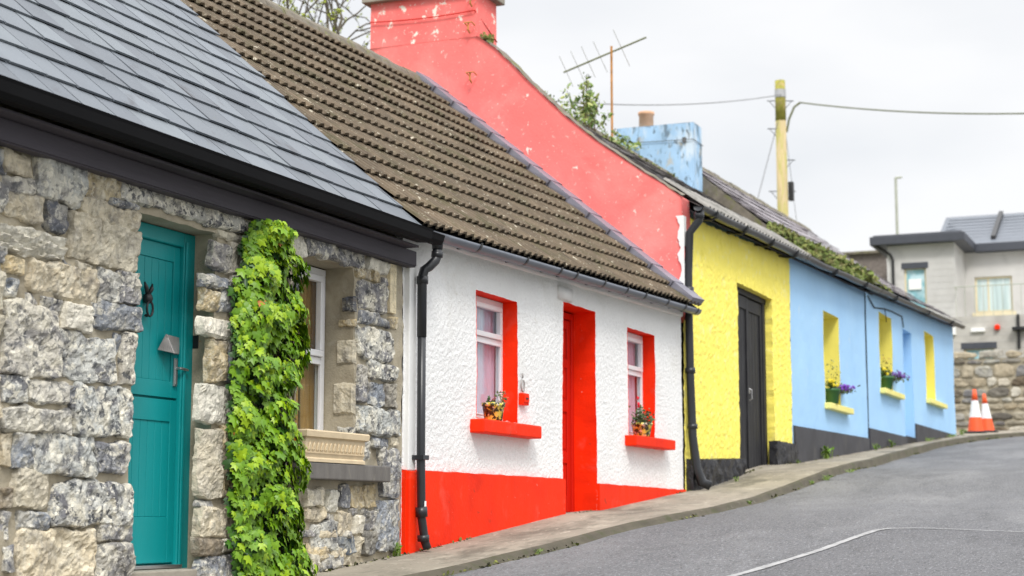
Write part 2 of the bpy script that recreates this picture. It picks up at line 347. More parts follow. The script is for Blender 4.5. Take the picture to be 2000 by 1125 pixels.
def room(b, o, depth, back=.9):   # unlit room behind an opening so that nothing shines through
    x0, x1, z0, z1 = o[0]-.3, o[1]+.3, o[2]-.3, o[3]+.15; y0 = FY+depth+.02; y1 = y0+back
    b.poly([(x0, y1, z0), (x1, y1, z0), (x1, y1, z1), (x0, y1, z1)])
    b.poly([(x0, y0, z0), (x0, y1, z0), (x0, y1, z1), (x0, y0, z1)]); b.poly([(x1, y0, z0), (x1, y1, z0), (x1, y1, z1), (x1, y0, z1)])
    b.poly([(x0, y0, z0), (x1, y0, z0), (x1, y1, z0), (x0, y1, z0)]); b.poly([(x0, y0, z1), (x1, y0, z1), (x1, y1, z1), (x0, y1, z1)])
class Patch:      # sloping roof plane between two eave and two ridge points
    def __init__(s, A, B, C, D): s.A, s.B, s.C, s.D = [Vector(p) for p in (A, B, C, D)]
    def n(s): return (s.B-s.A).cross(s.D-s.A).normalized()
    def p(s, u, v, h=0):
        q = s.A.lerp(s.B, u).lerp(s.D.lerp(s.C, u), v)
        N = s.n(); N = N if N.z > 0 else -N
        return q+N*h
def slates(b, P, nrow, w, thick=.009, lift=.016, cols=((.2, .225, .255),), jitter=1, sag=0, vmax=1.0, ragged=.02, u0=0, u1=1, gap=.0025):
    L = (P.B-P.A).length; H = (P.D-P.A).length
    def pp(u, v, h): return P.p(u, v, h-sag*math.sin(math.pi*min(1, max(0, v)))*(1+.4*math.sin(u*5)) + .008*nz(u*L, v*H, 0, 1.2))
    for r in range(nrow):
        v0 = r/nrow; v1 = min(1, (r+1.25)/nrow)
        if v0 > vmax: break
        x = u0*L-(w*.5 if r % 2 else 0)-random.random()*.05; end = u1*L
        while x < end:
            ww = w*random.uniform(.8, 1.2); a = max(u0*L, x)+gap; c = min(x+ww, end)-gap+(random.uniform(0, ragged) if x+ww >= end else 0); x += ww
            if c-a < .05: continue
            t = random.uniform(-.006, .006)*jitter/H; s1 = lift+random.uniform(-.003, .006)*jitter; s2 = s1+random.uniform(-.003, .003)*jitter
            base = random.choice(cols); k = random.uniform(.88, 1.09); b.cur = (base[0]*k, base[1]*k, base[2]*k, 1)
            v0a = v0-t; v0b = v0-t+random.uniform(-.004, .004)/H
            b.hexa([pp(a/L, v0a, s1-thick), pp(c/L, v0b, s2-thick), pp(c/L, v1, -.004), pp(a/L, v1, -.004),
                    pp(a/L, v0a, s1), pp(c/L, v0b, s2), pp(c/L, v1, .004), pp(a/L, v1, .004)])
def slab(b, P, h0=-.06, h1=-.012):
    b.hexa([P.p(0, 0, h0), P.p(1, 0, h0), P.p(1, 1, h0), P.p(0, 1, h0), P.p(0, 0, h1), P.p(1, 0, h1), P.p(1, 1, h1), P.p(0, 1, h1)])
def back(P, yr):  # mirrored rear slope
    f = lambda q: Vector((q.x, 2*yr-q.y, q.z)); return Patch(f(P.B), f(P.A), f(P.D), f(P.C))

# ------------------------------------------------------------------ rubble stonework
TINT = {'g': ((.24, .245, .26), .85), 'l': ((.44, .43, .39), 1.0), 'b': ((.55, .49, .37), .4), 'w': ((.70, .66, .56), .25), 'd': ((.10, .105, .12), .5), 'o': ((.52, .42, .25), .55), 'n': ((.20, .17, .13), .3)}
def stone(b, x0, x1, z0, z1, Yf, kind='l', prot=.045, cell=.022, layered=False, rnd=.11):
    t, al = TINT[kind]; k = random.uniform(.88, 1.12); h = random.uniform(-.02, .02)
    b.cur = (t[0]*k+h, t[1]*k, t[2]*k-h, al*random.uniform(.7, 1.1)); b.smooth = False
    w, hh = x1-x0, z1-z0; sd = random.uniform(0, 100); cx, cz = (x0+x1)/2, (z0+z1)/2
    nx = max(5, int(w/cell)); nz_ = max(5, int(hh/cell))
    rc = [random.uniform(.0, rnd) for _ in range(4)]
    amp = min(.05, .22*min(w, hh)); tl = random.uniform(-.012, .012); tl2 = random.uniform(-.012, .012)
    def us(n):
        k = [i/n for i in range(n+1)]; e = min(.3, .012/max(w, hh)); return [0, e]+k[1:-1]+[1-e, 1]
    U, Vv = us(nx), us(nz_); ids = []
    for v in Vv:
        row = []
        for u in U:
            a, c = u*2-1, v*2-1
            r = rc[0] if a < 0 and c < 0 else rc[1] if a > 0 and c < 0 else rc[2] if a > 0 else rc[3]
            aa = a*(1-r*c**4*1.0); cc = c*(1-r*a**4*1.0)
            X = cx+aa*w/2; Z = cz+cc*hh/2
            e = max(abs(a), abs(c))**3
            X += amp*nz(X, sd, Z, 7)*e*.8+.012*nz(X, sd+9, Z, 26)*e; Z += amp*nz(Z, sd+4, X, 7)*e*.8+.012*nz(Z, sd+3, X, 26)*e
            d = min((1-abs(a))*w/2, (1-abs(c))*hh/2)
            f = min(1, d/.012)**.5
            y = prot*f*(1+.15*fbm(X, sd, Z, 5, 3))*(.85+.15*min(1, d/.04))+f*(.010*fbm(X, sd, Z, 8, 3)+.008*fbm(X, sd+2, Z, 25, 2)-.010*abs(nz(X, sd+1, Z, 9)))+tl*a+tl2*c
            q = nz(X, sd+6, Z, 5)+.35*nz(X, sd+6, Z, 17); y += f*.010*(1 if q > .1 else 0)-f*.010*(1 if q < -.28 else 0)
            if layered:
                s_ = (Z*13+1.1*nz(X, 1, Z, 5)) % 1; y += f*(.035*s_-.02)
            if d < 1e-5: y = -.02
            row.append(b.vert((X, Yf-y, Z)))
        ids.append(row)
    for a, c in zip(ids, ids[1:]):
        for i in range(len(a)-1): b.face((a[i], a[i+1], c[i+1], c[i]))

stc = thing('stone_cottage', 'rough grey stone cottage with slate roof and teal door, nearest on the left', 'house', (8.4, 8, g(8.4)))
sdoor = (8.99, 9.93, 1.0, 3.425); swin = (11.05, 11.94, 1.9, 3.46)
b = MB(); b.m = 0
D, J = facade(b, 3.5, 12.8, .0, 3.78, FY, [sdoor, swin], step=.07, amp=.012, ns=7, und=.012, jit=.006)
reveal(b, sdoor, .20, D, J); reveal(b, swin, .27, D, J)
shell(b, 3.5, 12.8, 0, .0, 3.8, 7.2, 10)
b.m = 2; room(b, swin, .27); b.m = 1
px = [ (0,297,58,343,'b'),(0,345,58,380,'l'),(62,306,158,396,'l'),(160,331,228,391,'o'),(226,384,472,423,'l'),(0,378,75,428,'b'),(80,396,123,452,'d'),(130,418,188,509,'b'),
 (152,400,264,440,'b'),(187,443,266,524,'b'),(0,500,42,534,'o'),(121,506,140,523,'g'),(143,515,182,530,'b'),(52,517,184,580,'b'),(0,543,28,577,'g'),
 (184,528,222,587,'l'),(225,528,264,594,'g'),(48,573,72,594,'g'),(75,583,118,612,'g'),(118,592,172,647,'w'),(173,590,183,618,'g'),(166,622,180,650,'g'),(183,592,263,645,'g'),
 (0,593,112,733,'l'),(112,655,216,743,'l'),(218,655,234,688,'g'),(205,712,219,748,'b'),(232,650,259,750,'l'),(0,733,43,786,'l'),(48,743,122,786,'l'),(125,752,138,790,'g'),(140,753,253,850,'l'),
 (0,797,130,845,'l'),(0,846,19,912,'b'),(23,847,58,914,'g'),(60,850,178,931,'l'),(181,864,243,926,'g'),(22,916,88,993,'b'),(0,952,21,992,'n'),(95,941,248,1027,'l'),
 (30,1002,88,1033,'g'),(0,998,12,1055,'g'),(26,1036,178,1150,'b'),(0,1062,23,1118,'g'),(186,1021,249,1056,'g'),(182,1059,247,1150,'l'),
 (472,425,486,458,'b'),(420,457,485,471,'b'),(408,476,443,527,'g'),(442,476,478,534,'w'),(390,541,446,563,'g'),(448,540,470,565,'w'),(391,567,422,604,'o'),(425,568,466,612,'g'),
 (386,625,464,658,'w'),(404,667,438,745,'o'),(439,662,468,750,'g'),(384,752,455,824,'w'),(384,838,426,976,'b'),(428,833,470,975,'o'),(383,979,415,990,'g'),(383,993,472,1048,'b'),
 (378,1054,428,1085,'n'),(430,1052,455,1077,'w'),(383,1088,472,1150,'g'),
 (480,446,548,500,'b'),(548,455,590,498,'w'),(592,474,707,509,'g'),(710,484,768,505,'n'),(716,508,756,533,'w'),(694,527,720,544,'o'),(721,530,740,552,'o'),(744,544,753,557,'g'),
 (697,554,750,606,'g'),(697,609,735,633,'g'),(736,621,757,638,'g'),(758,620,771,641,'o'),(694,643,760,702,'l'),
 (694,714,712,787,'g'),(714,710,770,742,'l'),(718,747,744,793,'g'),(746,750,770,795,'n'),(693,796,774,848,'l'),(684,858,719,906,'g'),(722,855,757,873,'g'),(760,855,773,871,'b'),
 (736,878,775,970,'g'),(728,976,771,1078,'g'),
 (592,955,628,990,'b'),(630,960,656,998,'w'),(659,946,677,990,'g'),(678,950,704,990,'o'),(706,946,727,992,'o'),(592,992,628,1016,'b'),(680,993,714,1006,'g'),(630,1002,650,1014,'g'),
 (652,1000,682,1042,'b'),(686,1008,703,1044,'w'),(706,998,728,1032,'g'),(604,1018,650,1074,'l'),(652,1046,686,1082,'d'),(688,1048,702,1086,'b'),(703,1036,727,1082,'n'),(622,1082,660,1112,'g'),(662,1086,684,1106,'b'),
 (592,1080,618,1120,'b') ]
for x0, y0, x1, y1, k in px:
    xm, ym = (x0+x1)/2, (y0+y1)/2
    a, c = W(x0, ym).x, W(x1, ym).x; zt, zb = W(xm, y0).z, W(xm, y1).z
    big = (c-a)*(zt-zb); a -= .011; c += .011; zt += .010; zb -= .010
    stone(b, a, c, zb, zt, FY, k, prot=random.uniform(.030, .048) if big > .02 else .024, cell=.017)
a, c = W(0, 475).x-.25, W(122, 475).x; stone(b, a, c, W(60, 503).z, W(60, 449).z, FY, 'w', prot=.05, layered=True, cell=.012)
stone(b, W(203, 400).x, W(263, 400).x, W(235, 409).z, W(235, 394).z, FY-.025, 'g', prot=.03)
b.cur = (.72, .62, .42, .1); b.box(W(756, 560).x, W(768, 560).x, FY-.03, FY+.02, W(762, 612).z, W(762, 517).z)
def filler(b, X0, X1, Z0, Z1, Yf, hrange=(.12, .3), wr=(.25, .6), kinds='gllbbo', cell=.03, gap=.025, prot=.04):
    z = Z0
    while z < Z1-.05:
        h = min(random.uniform(*hrange), Z1-z); x = X0
        while x < X1-.06:
            w = min(random.uniform(*wr), X1-x)
            if random.random() < .25 and h > .2:
                m = z+h*random.uniform(.4, .6)
                stone(b, x+gap/2, x+w-gap/2, z+gap/2, m-gap/2, Yf, random.choice(kinds), prot, cell); stone(b, x+gap/2, x+w-gap/2, m+gap/2, z+h-gap/2, Yf, random.choice(kinds), prot, cell)
            else: stone(b, x+gap/2, x+w-gap/2, z+gap/2+random.uniform(0, .02), z+h-gap/2-random.uniform(0, .02), Yf, random.choice(kinds), prot, cell)
            x += w
        z += h
filler(b, 3.55, W(0, 700).x-.01, .3, 3.6, FY)
filler(b, W(478, 800).x, 11.04, 1.0, 3.42, FY, gap=.02, prot=.03)
filler(b, 11.04, 11.9, 1.0, 1.42, FY, hrange=(.1, .2))
filler(b, W(0, 1125).x, 8.95, .6, 1.02, FY)
# jamb stones that turn the corner into the window recess
for zc, hh, k, dp in ((W(682, 320).z*0+3.17, .12, 'd', .13), (3.02, .06, 'o', .16), (2.79, .2, 'b', .17), (2.42, .26, 'b', .2), (2.12, .17, 'l', .16)):
    t, al = TINT[k]; b.cur = (*t, al)
    x = 11.94
    def jf(u, v, zc=zc, hh=hh, dp=dp):
        e = min(u, 1-u, v, 1-v); f = min(1, e/.12)**.5
        y = FY-.02+u*dp; z = zc+(v-.5)*hh
        return (x+.01-.035*f-.012*fbm(x, y, z, 14, 3), y, z+.012*nz(y, z, 0, 20))
    b.grid(10, 12, jf)
b.build('wall', ['mortar', 'stone', 'dark'], stc, recalc=False)
# roof
P = Patch((3.3, 6.1, 3.84), (12.72, 6.1, 3.84), (12.72, 10.0, 7.43), (3.3, 10.0, 7.43))
b = MB(); b.m = 0; slates(b, P, 17, .33, cols=((.15, .168, .19), (.135, .152, .175), (.16, .18, .2), (.122, .136, .156)), ragged=.07, lift=.026, thick=.014, gap=.006)
b.m = 1; slab(b, P); slab(b, back(P, 10)); b.build('roof', ['slate', 'dark'], stc, recalc=False)
def gutter_prof(y0, y1, z0, z1): return [(y1, z0+.01), (y0+.03, z0), (y0+.008, z0+.03), (y0, z1-.02), (y0-.008, z1), (y0+.008, z1), (y0+.012, z1-.02), (y1-.01, z1-.03), (y1, z1)]
b = MB(); b.prismX(gutter_prof(5.98, 6.12, 3.735, 3.845), 3.3, 12.6); b.prismX(gutter_prof(6.01, 6.12, 3.76, 3.84), 12.602, 12.9); b.build('gutter', 'gutterblack', stc)
b = MB(); b.box(3.3, 12.84, 6.24, 6.28, 3.585, 3.71); b.box(3.3, 12.835, 6.245, 6.33, 3.575, 3.584); b.box(3.3, 12.66, 6.13, 6.3, 3.712, 3.73)
b.build('fascia', 'fascia', stc, bevel=.004)
# door
dr = MB(); yd = FY+.20
dr.box(8.98, 9.16, yd-.03, yd+.05, 1.14, 3.42); dr.box(9.80, 9.935, yd-.03, yd+.05, 1.14, 3.42); dr.box(9.16, 9.80, yd-.03, yd+.05, 3.32, 3.42)
dr.box(9.81, 9.84, yd-.045, yd-.03, 1.14, 3.36)
door = dr.build('door', 'teal', stc, bevel=.008)
b = MB()
b.box(9.162, 9.236, yd+.0, yd+.045, 2.29, 3.318); b.box(9.724, 9.798, yd+.0, yd+.045, 2.29, 3.318); b.box(9.236, 9.724, yd+.0, yd+.045, 3.21, 3.318); b.box(9.236, 9.724, yd+.0, yd+.045, 2.29, 2.40)
b.box(9.162, 9.236, yd+.0, yd+.045, 1.20, 2.275); b.box(9.724, 9.798, yd+.0, yd+.045, 1.20, 2.275); b.box(9.236, 9.724, yd+.0, yd+.045, 2.13, 2.275); b.box(9.236, 9.724, yd+.0, yd+.045, 1.20, 1.50)
for i in range(6):
    a = 9.237+i*.0812
    b.box(a, a+.078, yd+.008, yd+.03, 2.401, 3.209); b.box(a, a+.078, yd+.008, yd+.03, 1.501, 2.129)
b.box(9.16, 9.80, yd+.03, yd+.04, 1.19, 3.32)
b.build('door_leaf', 'teal', door, bevel=.003)
b = MB(); b.box(9.1, 9.84, yd-.05, yd+.03, 1.165, 1.187); b.build('threshold', 'steel', door, bevel=.003)
b = MB(); b.box(8.9, 10.0, FY-.02, yd+.2, .9, 1.16); b.build('step', 'concrete', stc, bevel=.01)
# hare-shaped knocker, letter hood, handle, bell
b = MB(); kx, kz = 9.40, 2.93; y = yd-.012
b.smooth = True
b.lathe((kx, y-.01, kz-.045), [(.004, 0), (.026, .012), (.034, .035), (.028, .06), (.010, .078)], 12)
b.tube([(kx-.008, y-.01, kz+.02), (kx-.03, y-.018, kz+.06), (kx-.045, y-.012, kz+.10)], [.011, .015, .005], 8); b.tube([(kx+.008, y-.01, kz+.02), (kx+.028, y-.018, kz+.06), (kx+.044, y-.012, kz+.095)], [.011, .015, .005], 8)
b.tube([(kx+.034*math.sin(t), y-.028, kz-.075+.05*math.cos(t)) for t in [R(20+k*32) for k in range(11)]], .008, 8)
b.lathe((kx, y-.004, kz-.13), [(.004, 0), (.018, .008), (.012, .02)], 10); b.build('knocker', 'iron', door)
b = MB(); q = lambda px, py, o: W(px, py, yd-o)
A_, B_, C_, D_, E_ = q(309, 683, .004), q(325, 653, .05), q(340, 690, .10), q(351, 660, .004), q(350, 691, .02)
b.poly([A_, B_, C_]); b.poly([B_, D_, E_, C_]); b.poly([v+Vector((.004, .006, -.004)) for v in (B_, D_, E_, C_)])
for k in range(7):
    t = (k+.5)/7; b.tube([A_.lerp(C_, t)+Vector((0, -.003, 0)), A_.lerp(C_, t).lerp(B_, .8)+Vector((0, -.003, 0))], .0045, 5)
b.tube([A_, B_], .004, 5); b.tube([B_, C_], .004, 5)
b.build('letter_hood', 'tin', door, recalc=False)
b = MB(); b.box(9.742, 9.778, yd-.014, yd, 2.37, 2.56); b.box(9.748, 9.772, yd-.02, yd-.014, 2.38, 2.55)
b.tube([(9.76, yd-.01, 2.49), (9.76, yd-.05, 2.49), (9.80, yd-.055, 2.487), (9.85, yd-.05, 2.484)], [.011, .010, .010, .008], 8); b.build('handle', 'steel', door, bevel=.003)
b = MB(); b.box(9.925, 9.955, yd-.075, yd-.03, 2.64, 2.73); b.build('doorbell', 'iron', stc, bevel=.004)
db = stc.children[-1]; b = MB(); b.lathe((9.94, yd-.085, 2.68), [(.003, 0), (.010, .004), (.010, .012), (.003, .016)], 10); b.build('button', 'rust', db)
# window
def upvc_window(parent, x0, x1, z0, z1, y, ztr, fr=.055, sash=.05):
    b = MB()
    b.box(x0, x1, y, y+.06, z1-fr, z1); b.box(x0, x1, y, y+.06, z0, z0+fr); b.box(x0, x0+fr, y+.001, y+.059, z0+fr, z1-fr); b.box(x1-fr, x1, y+.001, y+.059, z0+fr, z1-fr)
    b.box(x0+fr, x1-fr, y+.002, y+.058, ztr-.022, ztr+.022)
    w = b.build('window', 'upvc', parent, bevel=.005)
    top = MB(); a, c, p, q = x0+fr+.003, x1-fr-.003, ztr+.025, z1-fr-.003
    top.box(a, c, y-.022, y+.03, q-sash, q); top.box(a, c, y-.022, y+.03, p, p+sash); top.box(a, a+sash, y-.021, y+.029, p+sash, q-sash); top.box(c-sash, c, y-.021, y+.029, p+sash, q-sash)
    top.build('sash', 'upvc', w, bevel=.006)
    for (zz0, zz1, ins) in ((p+sash*.7, q-sash*.7, sash*.7), (z0+fr*.7, ztr-.012, 0)):
        gb = MB(); gb.box(a+ins-.01, c-ins+.01, y+.02, y+.028, zz0, zz1); gb.build('pane', 'glass', w)
    bd = MB(); zb0, zb1 = z0+fr, ztr-.022
    for q0 in (0,):
        bd.box(a, a+.014, y-.006, y+.02, zb0, zb1); bd.box(c-.014, c, y-.006, y+.02, zb0, zb1); bd.box(a, c, y-.005, y+.019, zb0, zb0+.014); bd.box(a, c, y-.005, y+.019, zb1-.014, zb1)
    bd.build('glazing_bead', 'upvc', w, bevel=.003)
    return w
sw = upvc_window(stc, 11.06, 11.93, 2.1, 3.45, FY+.25, 2.725)
b = MB(); b.box(11.05, 11.95, FY+.2, FY+.32, 2.04, 2.1); b.build('window_board', 'upvc', sw, bevel=.004)
b = MB(); b.smooth = True
b.grid(120, 4, lambda u, v: (11.08+u*.84, FY+.345+.014*math.sin(u*75)+.008*math.sin(u*31), 2.1+v*1.35)); b.build('curtain', 'wood', sw, recalc=False)
b = MB(); b.box(10.95, 12.36, FY-.13, FY+.25, 1.775, 1.9); b.build('window_sill', 'sillstone', stc, bevel=.01)
# planter trough on the sill
tr = thing('planter_trough', 'cream moulded stone trough on the slate window sill beside the ivy', 'planter', (11.45, FY-.03, 1.9))
b = MB()
xa, xb, ya, yb_ = 10.98, 11.90, FY-.125, FY+.09
def ring(o, z): return [(xa-o, ya-o, z), (xb+o, ya-o, z), (xb+o, yb_+o, z), (xa-o, yb_+o, z)]
lev = [(.008, 1.902), (.008, 1.925), (-.006, 1.935), (.000, 1.96), (.006, 2.06), (.004, 2.075), (.03, 2.085), (.034, 2.125), (.026, 2.135), (-.01, 2.135), (-.02, 2.06)]
prev = None
for o, z in lev:
    cur = [b.vert(p) for p in ring(o, z)]
    if prev:
        for k in range(4): b.face((prev[k], prev[(k+1) % 4], cur[(k+1) % 4], cur[k]))
    prev = cur
b.face(prev)
n = 14
for k in range(n):
    cx = lerp(xa+.05, xb-.05, k/(n-1)); b.tube([(cx-.014, ya-.006, 1.99), (cx-.004, ya-.012, 2.03), (cx+.014, ya-.006, 2.05)], [.006, .008, .003], 6); b.tube([(cx+.012, ya-.006, 1.985), (cx, ya-.01, 1.998), (cx-.014, ya-.006, 1.982)], .005, 6)
for k in range(46):
    cx = lerp(xa+.01, xb-.01, k/45); b.box(cx-.006, cx+.006, ya-.009, ya, 1.965, 1.975)
b.build('trough_body', 'trough', tr)
b = MB(); b.box(xa+.02, xb-.02, ya+.02, yb_-.02, 2.05, 2.085); b.build('soil', 'soil', tr)

# ------------------------------------------------------------------ leaves
IVY = [(0, 0), (.30, -.12), (.52, .10), (.34, .28), (.50, .58), (.20, .56), (0, 1.0), (-.20, .56), (-.50, .58), (-.34, .28), (-.52, .10), (-.30, -.12)]
def leaf(b, p, out, down, size, col, shape=IVY, curl=.12):
    out = out.normalized(); t = (down-out*down.dot(out)).normalized(); s = t.cross(out)
    b.cur = (*col, 1)
    c = b.vert(p+t*size*.3+out*size*.02)
    ids = [b.vert(p+s*x*size+t*y*size-out*size*curl*(abs(x)*1.6+max(0, y-.4))) for x, y in shape]
    for k in range(len(ids)): b.face((c, ids[k], ids[(k+1) % len(ids)]))
def rv(): return Vector((random.gauss(0, 1), random.gauss(0, 1), random.gauss(0, 1)))
iv = thing('climbing_ivy', 'tall bright green ivy climbing the stone wall between door and window', 'plant', (10.85, 6.2, g(10.85)))
prof = [(430, 492, 530), (455, 488, 562), (480, 480, 582), (500, 478, 597), (540, 470, 604), (600, 462, 607), (650, 458, 606), (700, 458, 604), (740, 460, 590), (800, 456, 582), (850, 456, 590), (900, 455, 596), (960, 456, 592), (1000, 457, 598), (1050, 462, 606), (1100, 462, 614), (1160, 470, 618)]
tabz = []
for y, xl, xr in prof:
    a, c = W(xl, y, 6.2), W(xr, y, 6.2); tabz.append(((a.z+c.z)/2, a.x, c.x))
tabz.sort()
tl = [(z, a) for z, a, c in tabz]; trr = [(z, c) for z, a, c in tabz]
zlo, zhi = g(10.8)-.02, W(510, 432, 6.2).z
b = MB()
for i in range(7200):
    z = lerp(zlo, zhi, random.random()); xl, xr = interp(tl, z)+.045, interp(trr, z)-.05
    wv = .04*nz(0, 3, z, 5); u = random.random(); u = u if random.random() < .75 else (random.random()**2 if random.random() < .5 else 1-random.random()**2)
    x = lerp(xl+wv+.015, xr+wv-.015, u); e = 4*u*(1-u)
    lump = fbm(x, 1, z, 4.5, 3)
    th = .04+.12*e**.5+.15*lump*e**.3+.03
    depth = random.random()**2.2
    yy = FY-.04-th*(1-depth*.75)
    out = Vector(((u-.5)*1.6+.8*nz(x, 7, z, 7), -1, .25+.9*nz(x, 9, z, 7)))+rv()*.28
    down = Vector((nz(x, 1, z, 3)*.8, -.25, -1))+rv()*.25
    k = 1-depth*.6; br = .5+.5*max(-1, min(1, lump*1.6))
    h = random.random()
    young = random.random() < (.24+.5*lump+.1*(z-2))*(1-depth)
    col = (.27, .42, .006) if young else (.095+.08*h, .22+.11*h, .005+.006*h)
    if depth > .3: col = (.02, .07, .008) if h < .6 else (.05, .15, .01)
    if lump < -.25 and random.random() < .5: continue
    if random.random() < .002: col = (.45, .16, .03)
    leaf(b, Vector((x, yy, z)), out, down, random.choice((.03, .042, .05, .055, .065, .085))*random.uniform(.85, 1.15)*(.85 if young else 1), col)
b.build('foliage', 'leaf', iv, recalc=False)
b = MB()
for s_ in range(7):
    x = 10.6+.07*s_; pts = []; z = zlo-.1
    while z < interp([(0, 3.4), (6, 2.9)], s_): pts.append((x+.06*nz(s_, 3, z, 2)+.02*nz(s_, 1, z, 9), FY-.045, z)); z += .08
    b.tube(pts, [lerp(.016, .005, k/len(pts)) for k in range(len(pts))], 6)
b.build('stem', 'stem', iv)

# ------------------------------------------------------------------ white cottage
wc = thing('white_cottage', 'white roughcast cottage with bright red door, red trim and brown tiled roof', 'house', (16.8, 8.2, g(16.8)))
w1o = (14.32, 15.31, 2.40, 3.575); w2o = (18.63, 19.62, 2.43, 3.665); wdo = (16.53, 17.54, 1.3, 3.72)
wt = lambda x: lerp(3.97, 4.13, (x-12.8)/7.95)
b = MB()
D, J = facade(b, 12.81, 20.72, .8, 4.0, FY, [w1o, w2o, wdo], step=.03, amp=.0032, ns=24, topf=wt, zref=3.75, und=.02, jit=.004)
shell(b, 12.82, 20.72, 0, .8, 4.0, 7.2, 10, 4.15, 7.3)
b.m = 1
for o_, d_ in ((w1o, .16), (w2o, .16), (wdo, .28)): room(b, o_, d_)
b.build('wall', ['white', 'dark'], wc, recalc=False)
DJ = (D, J)
for wi, o_ in enumerate((w1o, w2o)):
    w = upvc_window(wc, o_[0], o_[1], o_[2], o_[3]-.005, FY+.15, lerp(o_[2], o_[3], .655 if wi == 0 else .62), fr=.05)
    b = MB(); reveal(b, o_, .17, D, J, lip=.004); b.build('reveal', 'red', w, recalc=False)
    b = MB(); b.smooth = True; ph = wi*2
    b.grid(160, 6, lambda u, v: (o_[0]+.02+u*(o_[1]-o_[0]-.04), FY+.235+.014*math.sin(u*62+ph+v*.6)+.008*math.sin(u*27+v*2), o_[2]+v*(o_[3]-o_[2]))); b.build('curtain', 'lilac', w, recalc=False)
    sx0, sx1, sz0, sz1 = (14.20, 15.62, 2.255, 2.38) if wi == 0 else (18.50, 20.0, 2.30, 2.42)
    b = MB()
    def sf(u, v):
        return None
    b.box(sx0, sx1, FY-.135, FY+.15, sz0, sz1)
    sl = b.build('sill', 'red', w, bevel=.014)
# door
b = MB(); yd = FY+.27
b.box(16.53, 16.60, yd-.02, yd+.06, 1.5, 3.70); b.box(17.47, 17.54, yd-.02, yd+.06, 1.5, 3.70); b.box(16.60, 17.47, yd-.02, yd+.06, 3.63, 3.70)
wdr = b.build('door', 'redgloss', wc, bevel=.006)
b = MB()
b.box(16.603, 17.467, yd+.012, yd+.05, 1.53, 3.627)
zl = [1.55, 1.72, 2.07, 2.19, 2.62, 2.74, 3.1, 3.2, 3.5, 3.62]
for a_, c_ in ((16.605, 16.70), (16.99, 17.09), (17.37, 17.465)): b.box(a_, c_, yd-.004, yd+.012, 1.55, 3.62)
for a_, c_ in ((1.55, 1.72), (2.07, 2.19), (2.62, 2.74), (3.1, 3.2), (3.52, 3.62)):
    b.box(16.70, 16.99, yd-.003, yd+.012, a_, c_); b.box(17.09, 17.37, yd-.003, yd+.012, a_, c_)
for a_, c_ in ((1.72, 2.07), (2.19, 2.62), (2.74, 3.1), (3.2, 3.52)):
    for p_, q_ in ((16.70, 16.99), (17.09, 17.37)): b.box(p_+.035, q_-.035, yd+.001, yd+.012, a_+.035, c_-.035)
b.build('door_leaf', 'redgloss', wdr, bevel=.006)
b = MB(); b.smooth = True; hx = 16.86; b.tube([(hx, yd-.005, 2.93), (hx, yd-.035, 2.96), (hx, yd-.055, 2.90), (hx, yd-.055, 2.80), (hx, yd-.03, 2.74), (hx, yd-.005, 2.76)], .011, 8); b.lathe((hx, yd-.012, 2.95), [(.005, 0), (.022, .006), (.022, .014), (.005, .02)], 10)
b.build('handle', 'iron', wdr)
b = MB(); reveal(b, (wdo[0], wdo[1], 1.3, wdo[3]), .30, D, J, lip=.004, bottom=False); b.build('reveal', 'red', wdr, recalc=False)
b = MB(); b.box(16.5, 17.56, FY-.015, yd+.1, 1.3, 1.535); b.build('step', 'concrete', wc, bevel=.01)
# plinth
def plinth(name, mat, parent, X0, X1, ztop, prot, amp, ns, Z0, edge=None, step=.05):
    b = MB(); b.smooth = True; nx = int((X1-X0)/step)+1; nzs = 16
    def f(u, v):
        x = lerp(X0, X1, u); zt = ztop(x)+.008*nz(x, 4, 0, 5)+(edge or 0)*nz(x, 2, 0, 6); z = lerp(Z0, zt, v)
        return (x, FY-prot+amp*fbm(x, 3, z, ns, 3), z)
    k = b.grid(nx, nzs, f)
    def top(u, v):
        p = f(u, 1); return (p[0], lerp(p[1], FY+.03, v), p[2]+(.012*v))
    b.grid(nx, 3, top)
    for uu in (0, 1): b.grid(3, nzs, lambda s, v, uu=uu: (f(uu, v)[0], lerp(f(uu, v)[1], FY+.06, s), f(uu, v)[2]))
    return b.build(name, mat, parent, recalc=False)
plinth('plinth', 'red', wc, 12.82, 16.52, lambda x: 1.885, .035, .004, 9, .9)
plinth('plinth', 'red', wc, 17.55, 20.74, lambda x: 1.855-.008*(x-17.5), .035, .004, 9, .9)
b = MB(); b.box(12.84, 12.97, FY-.05, FY+.02, 1.88, 3.72); b.build('corner_strip', 'whitesmooth', wc, bevel=.01)
b = MB(); b.box(12.84, 12.97, FY-.065, FY+.02, .95, 1.878); b.build('corner_strip', 'red', wc, bevel=.01)
# eaves moulding
b = MB()
n = 120
for xa_, xb2, zo in ((13.15, 16.35, 0), (16.36, 20.72, -.0)):
    def mf(u, v, xa_=xa_, xb2=xb2):
        x = lerp(xa_, xb2, u); z0 = wt(x)-.125+.006*nz(x, 0, 0, 3)
        pr = [(0.0, 0), (-.022, .004), (-.03, .03), (-.03, .09), (-.045, .10), (-.05, .14)]
        k = pr[round(v*5)]; return (x, FY+k[0]+.003*nz(x, 1, v, 9), z0+k[1])
    b.grid(90, 6, mf)
b.box(16.36, 16.75, FY-.04, FY+.02, 3.735, 3.87)
b.build('eaves_moulding', 'whitesmooth', wc, recalc=False, smooth=True)
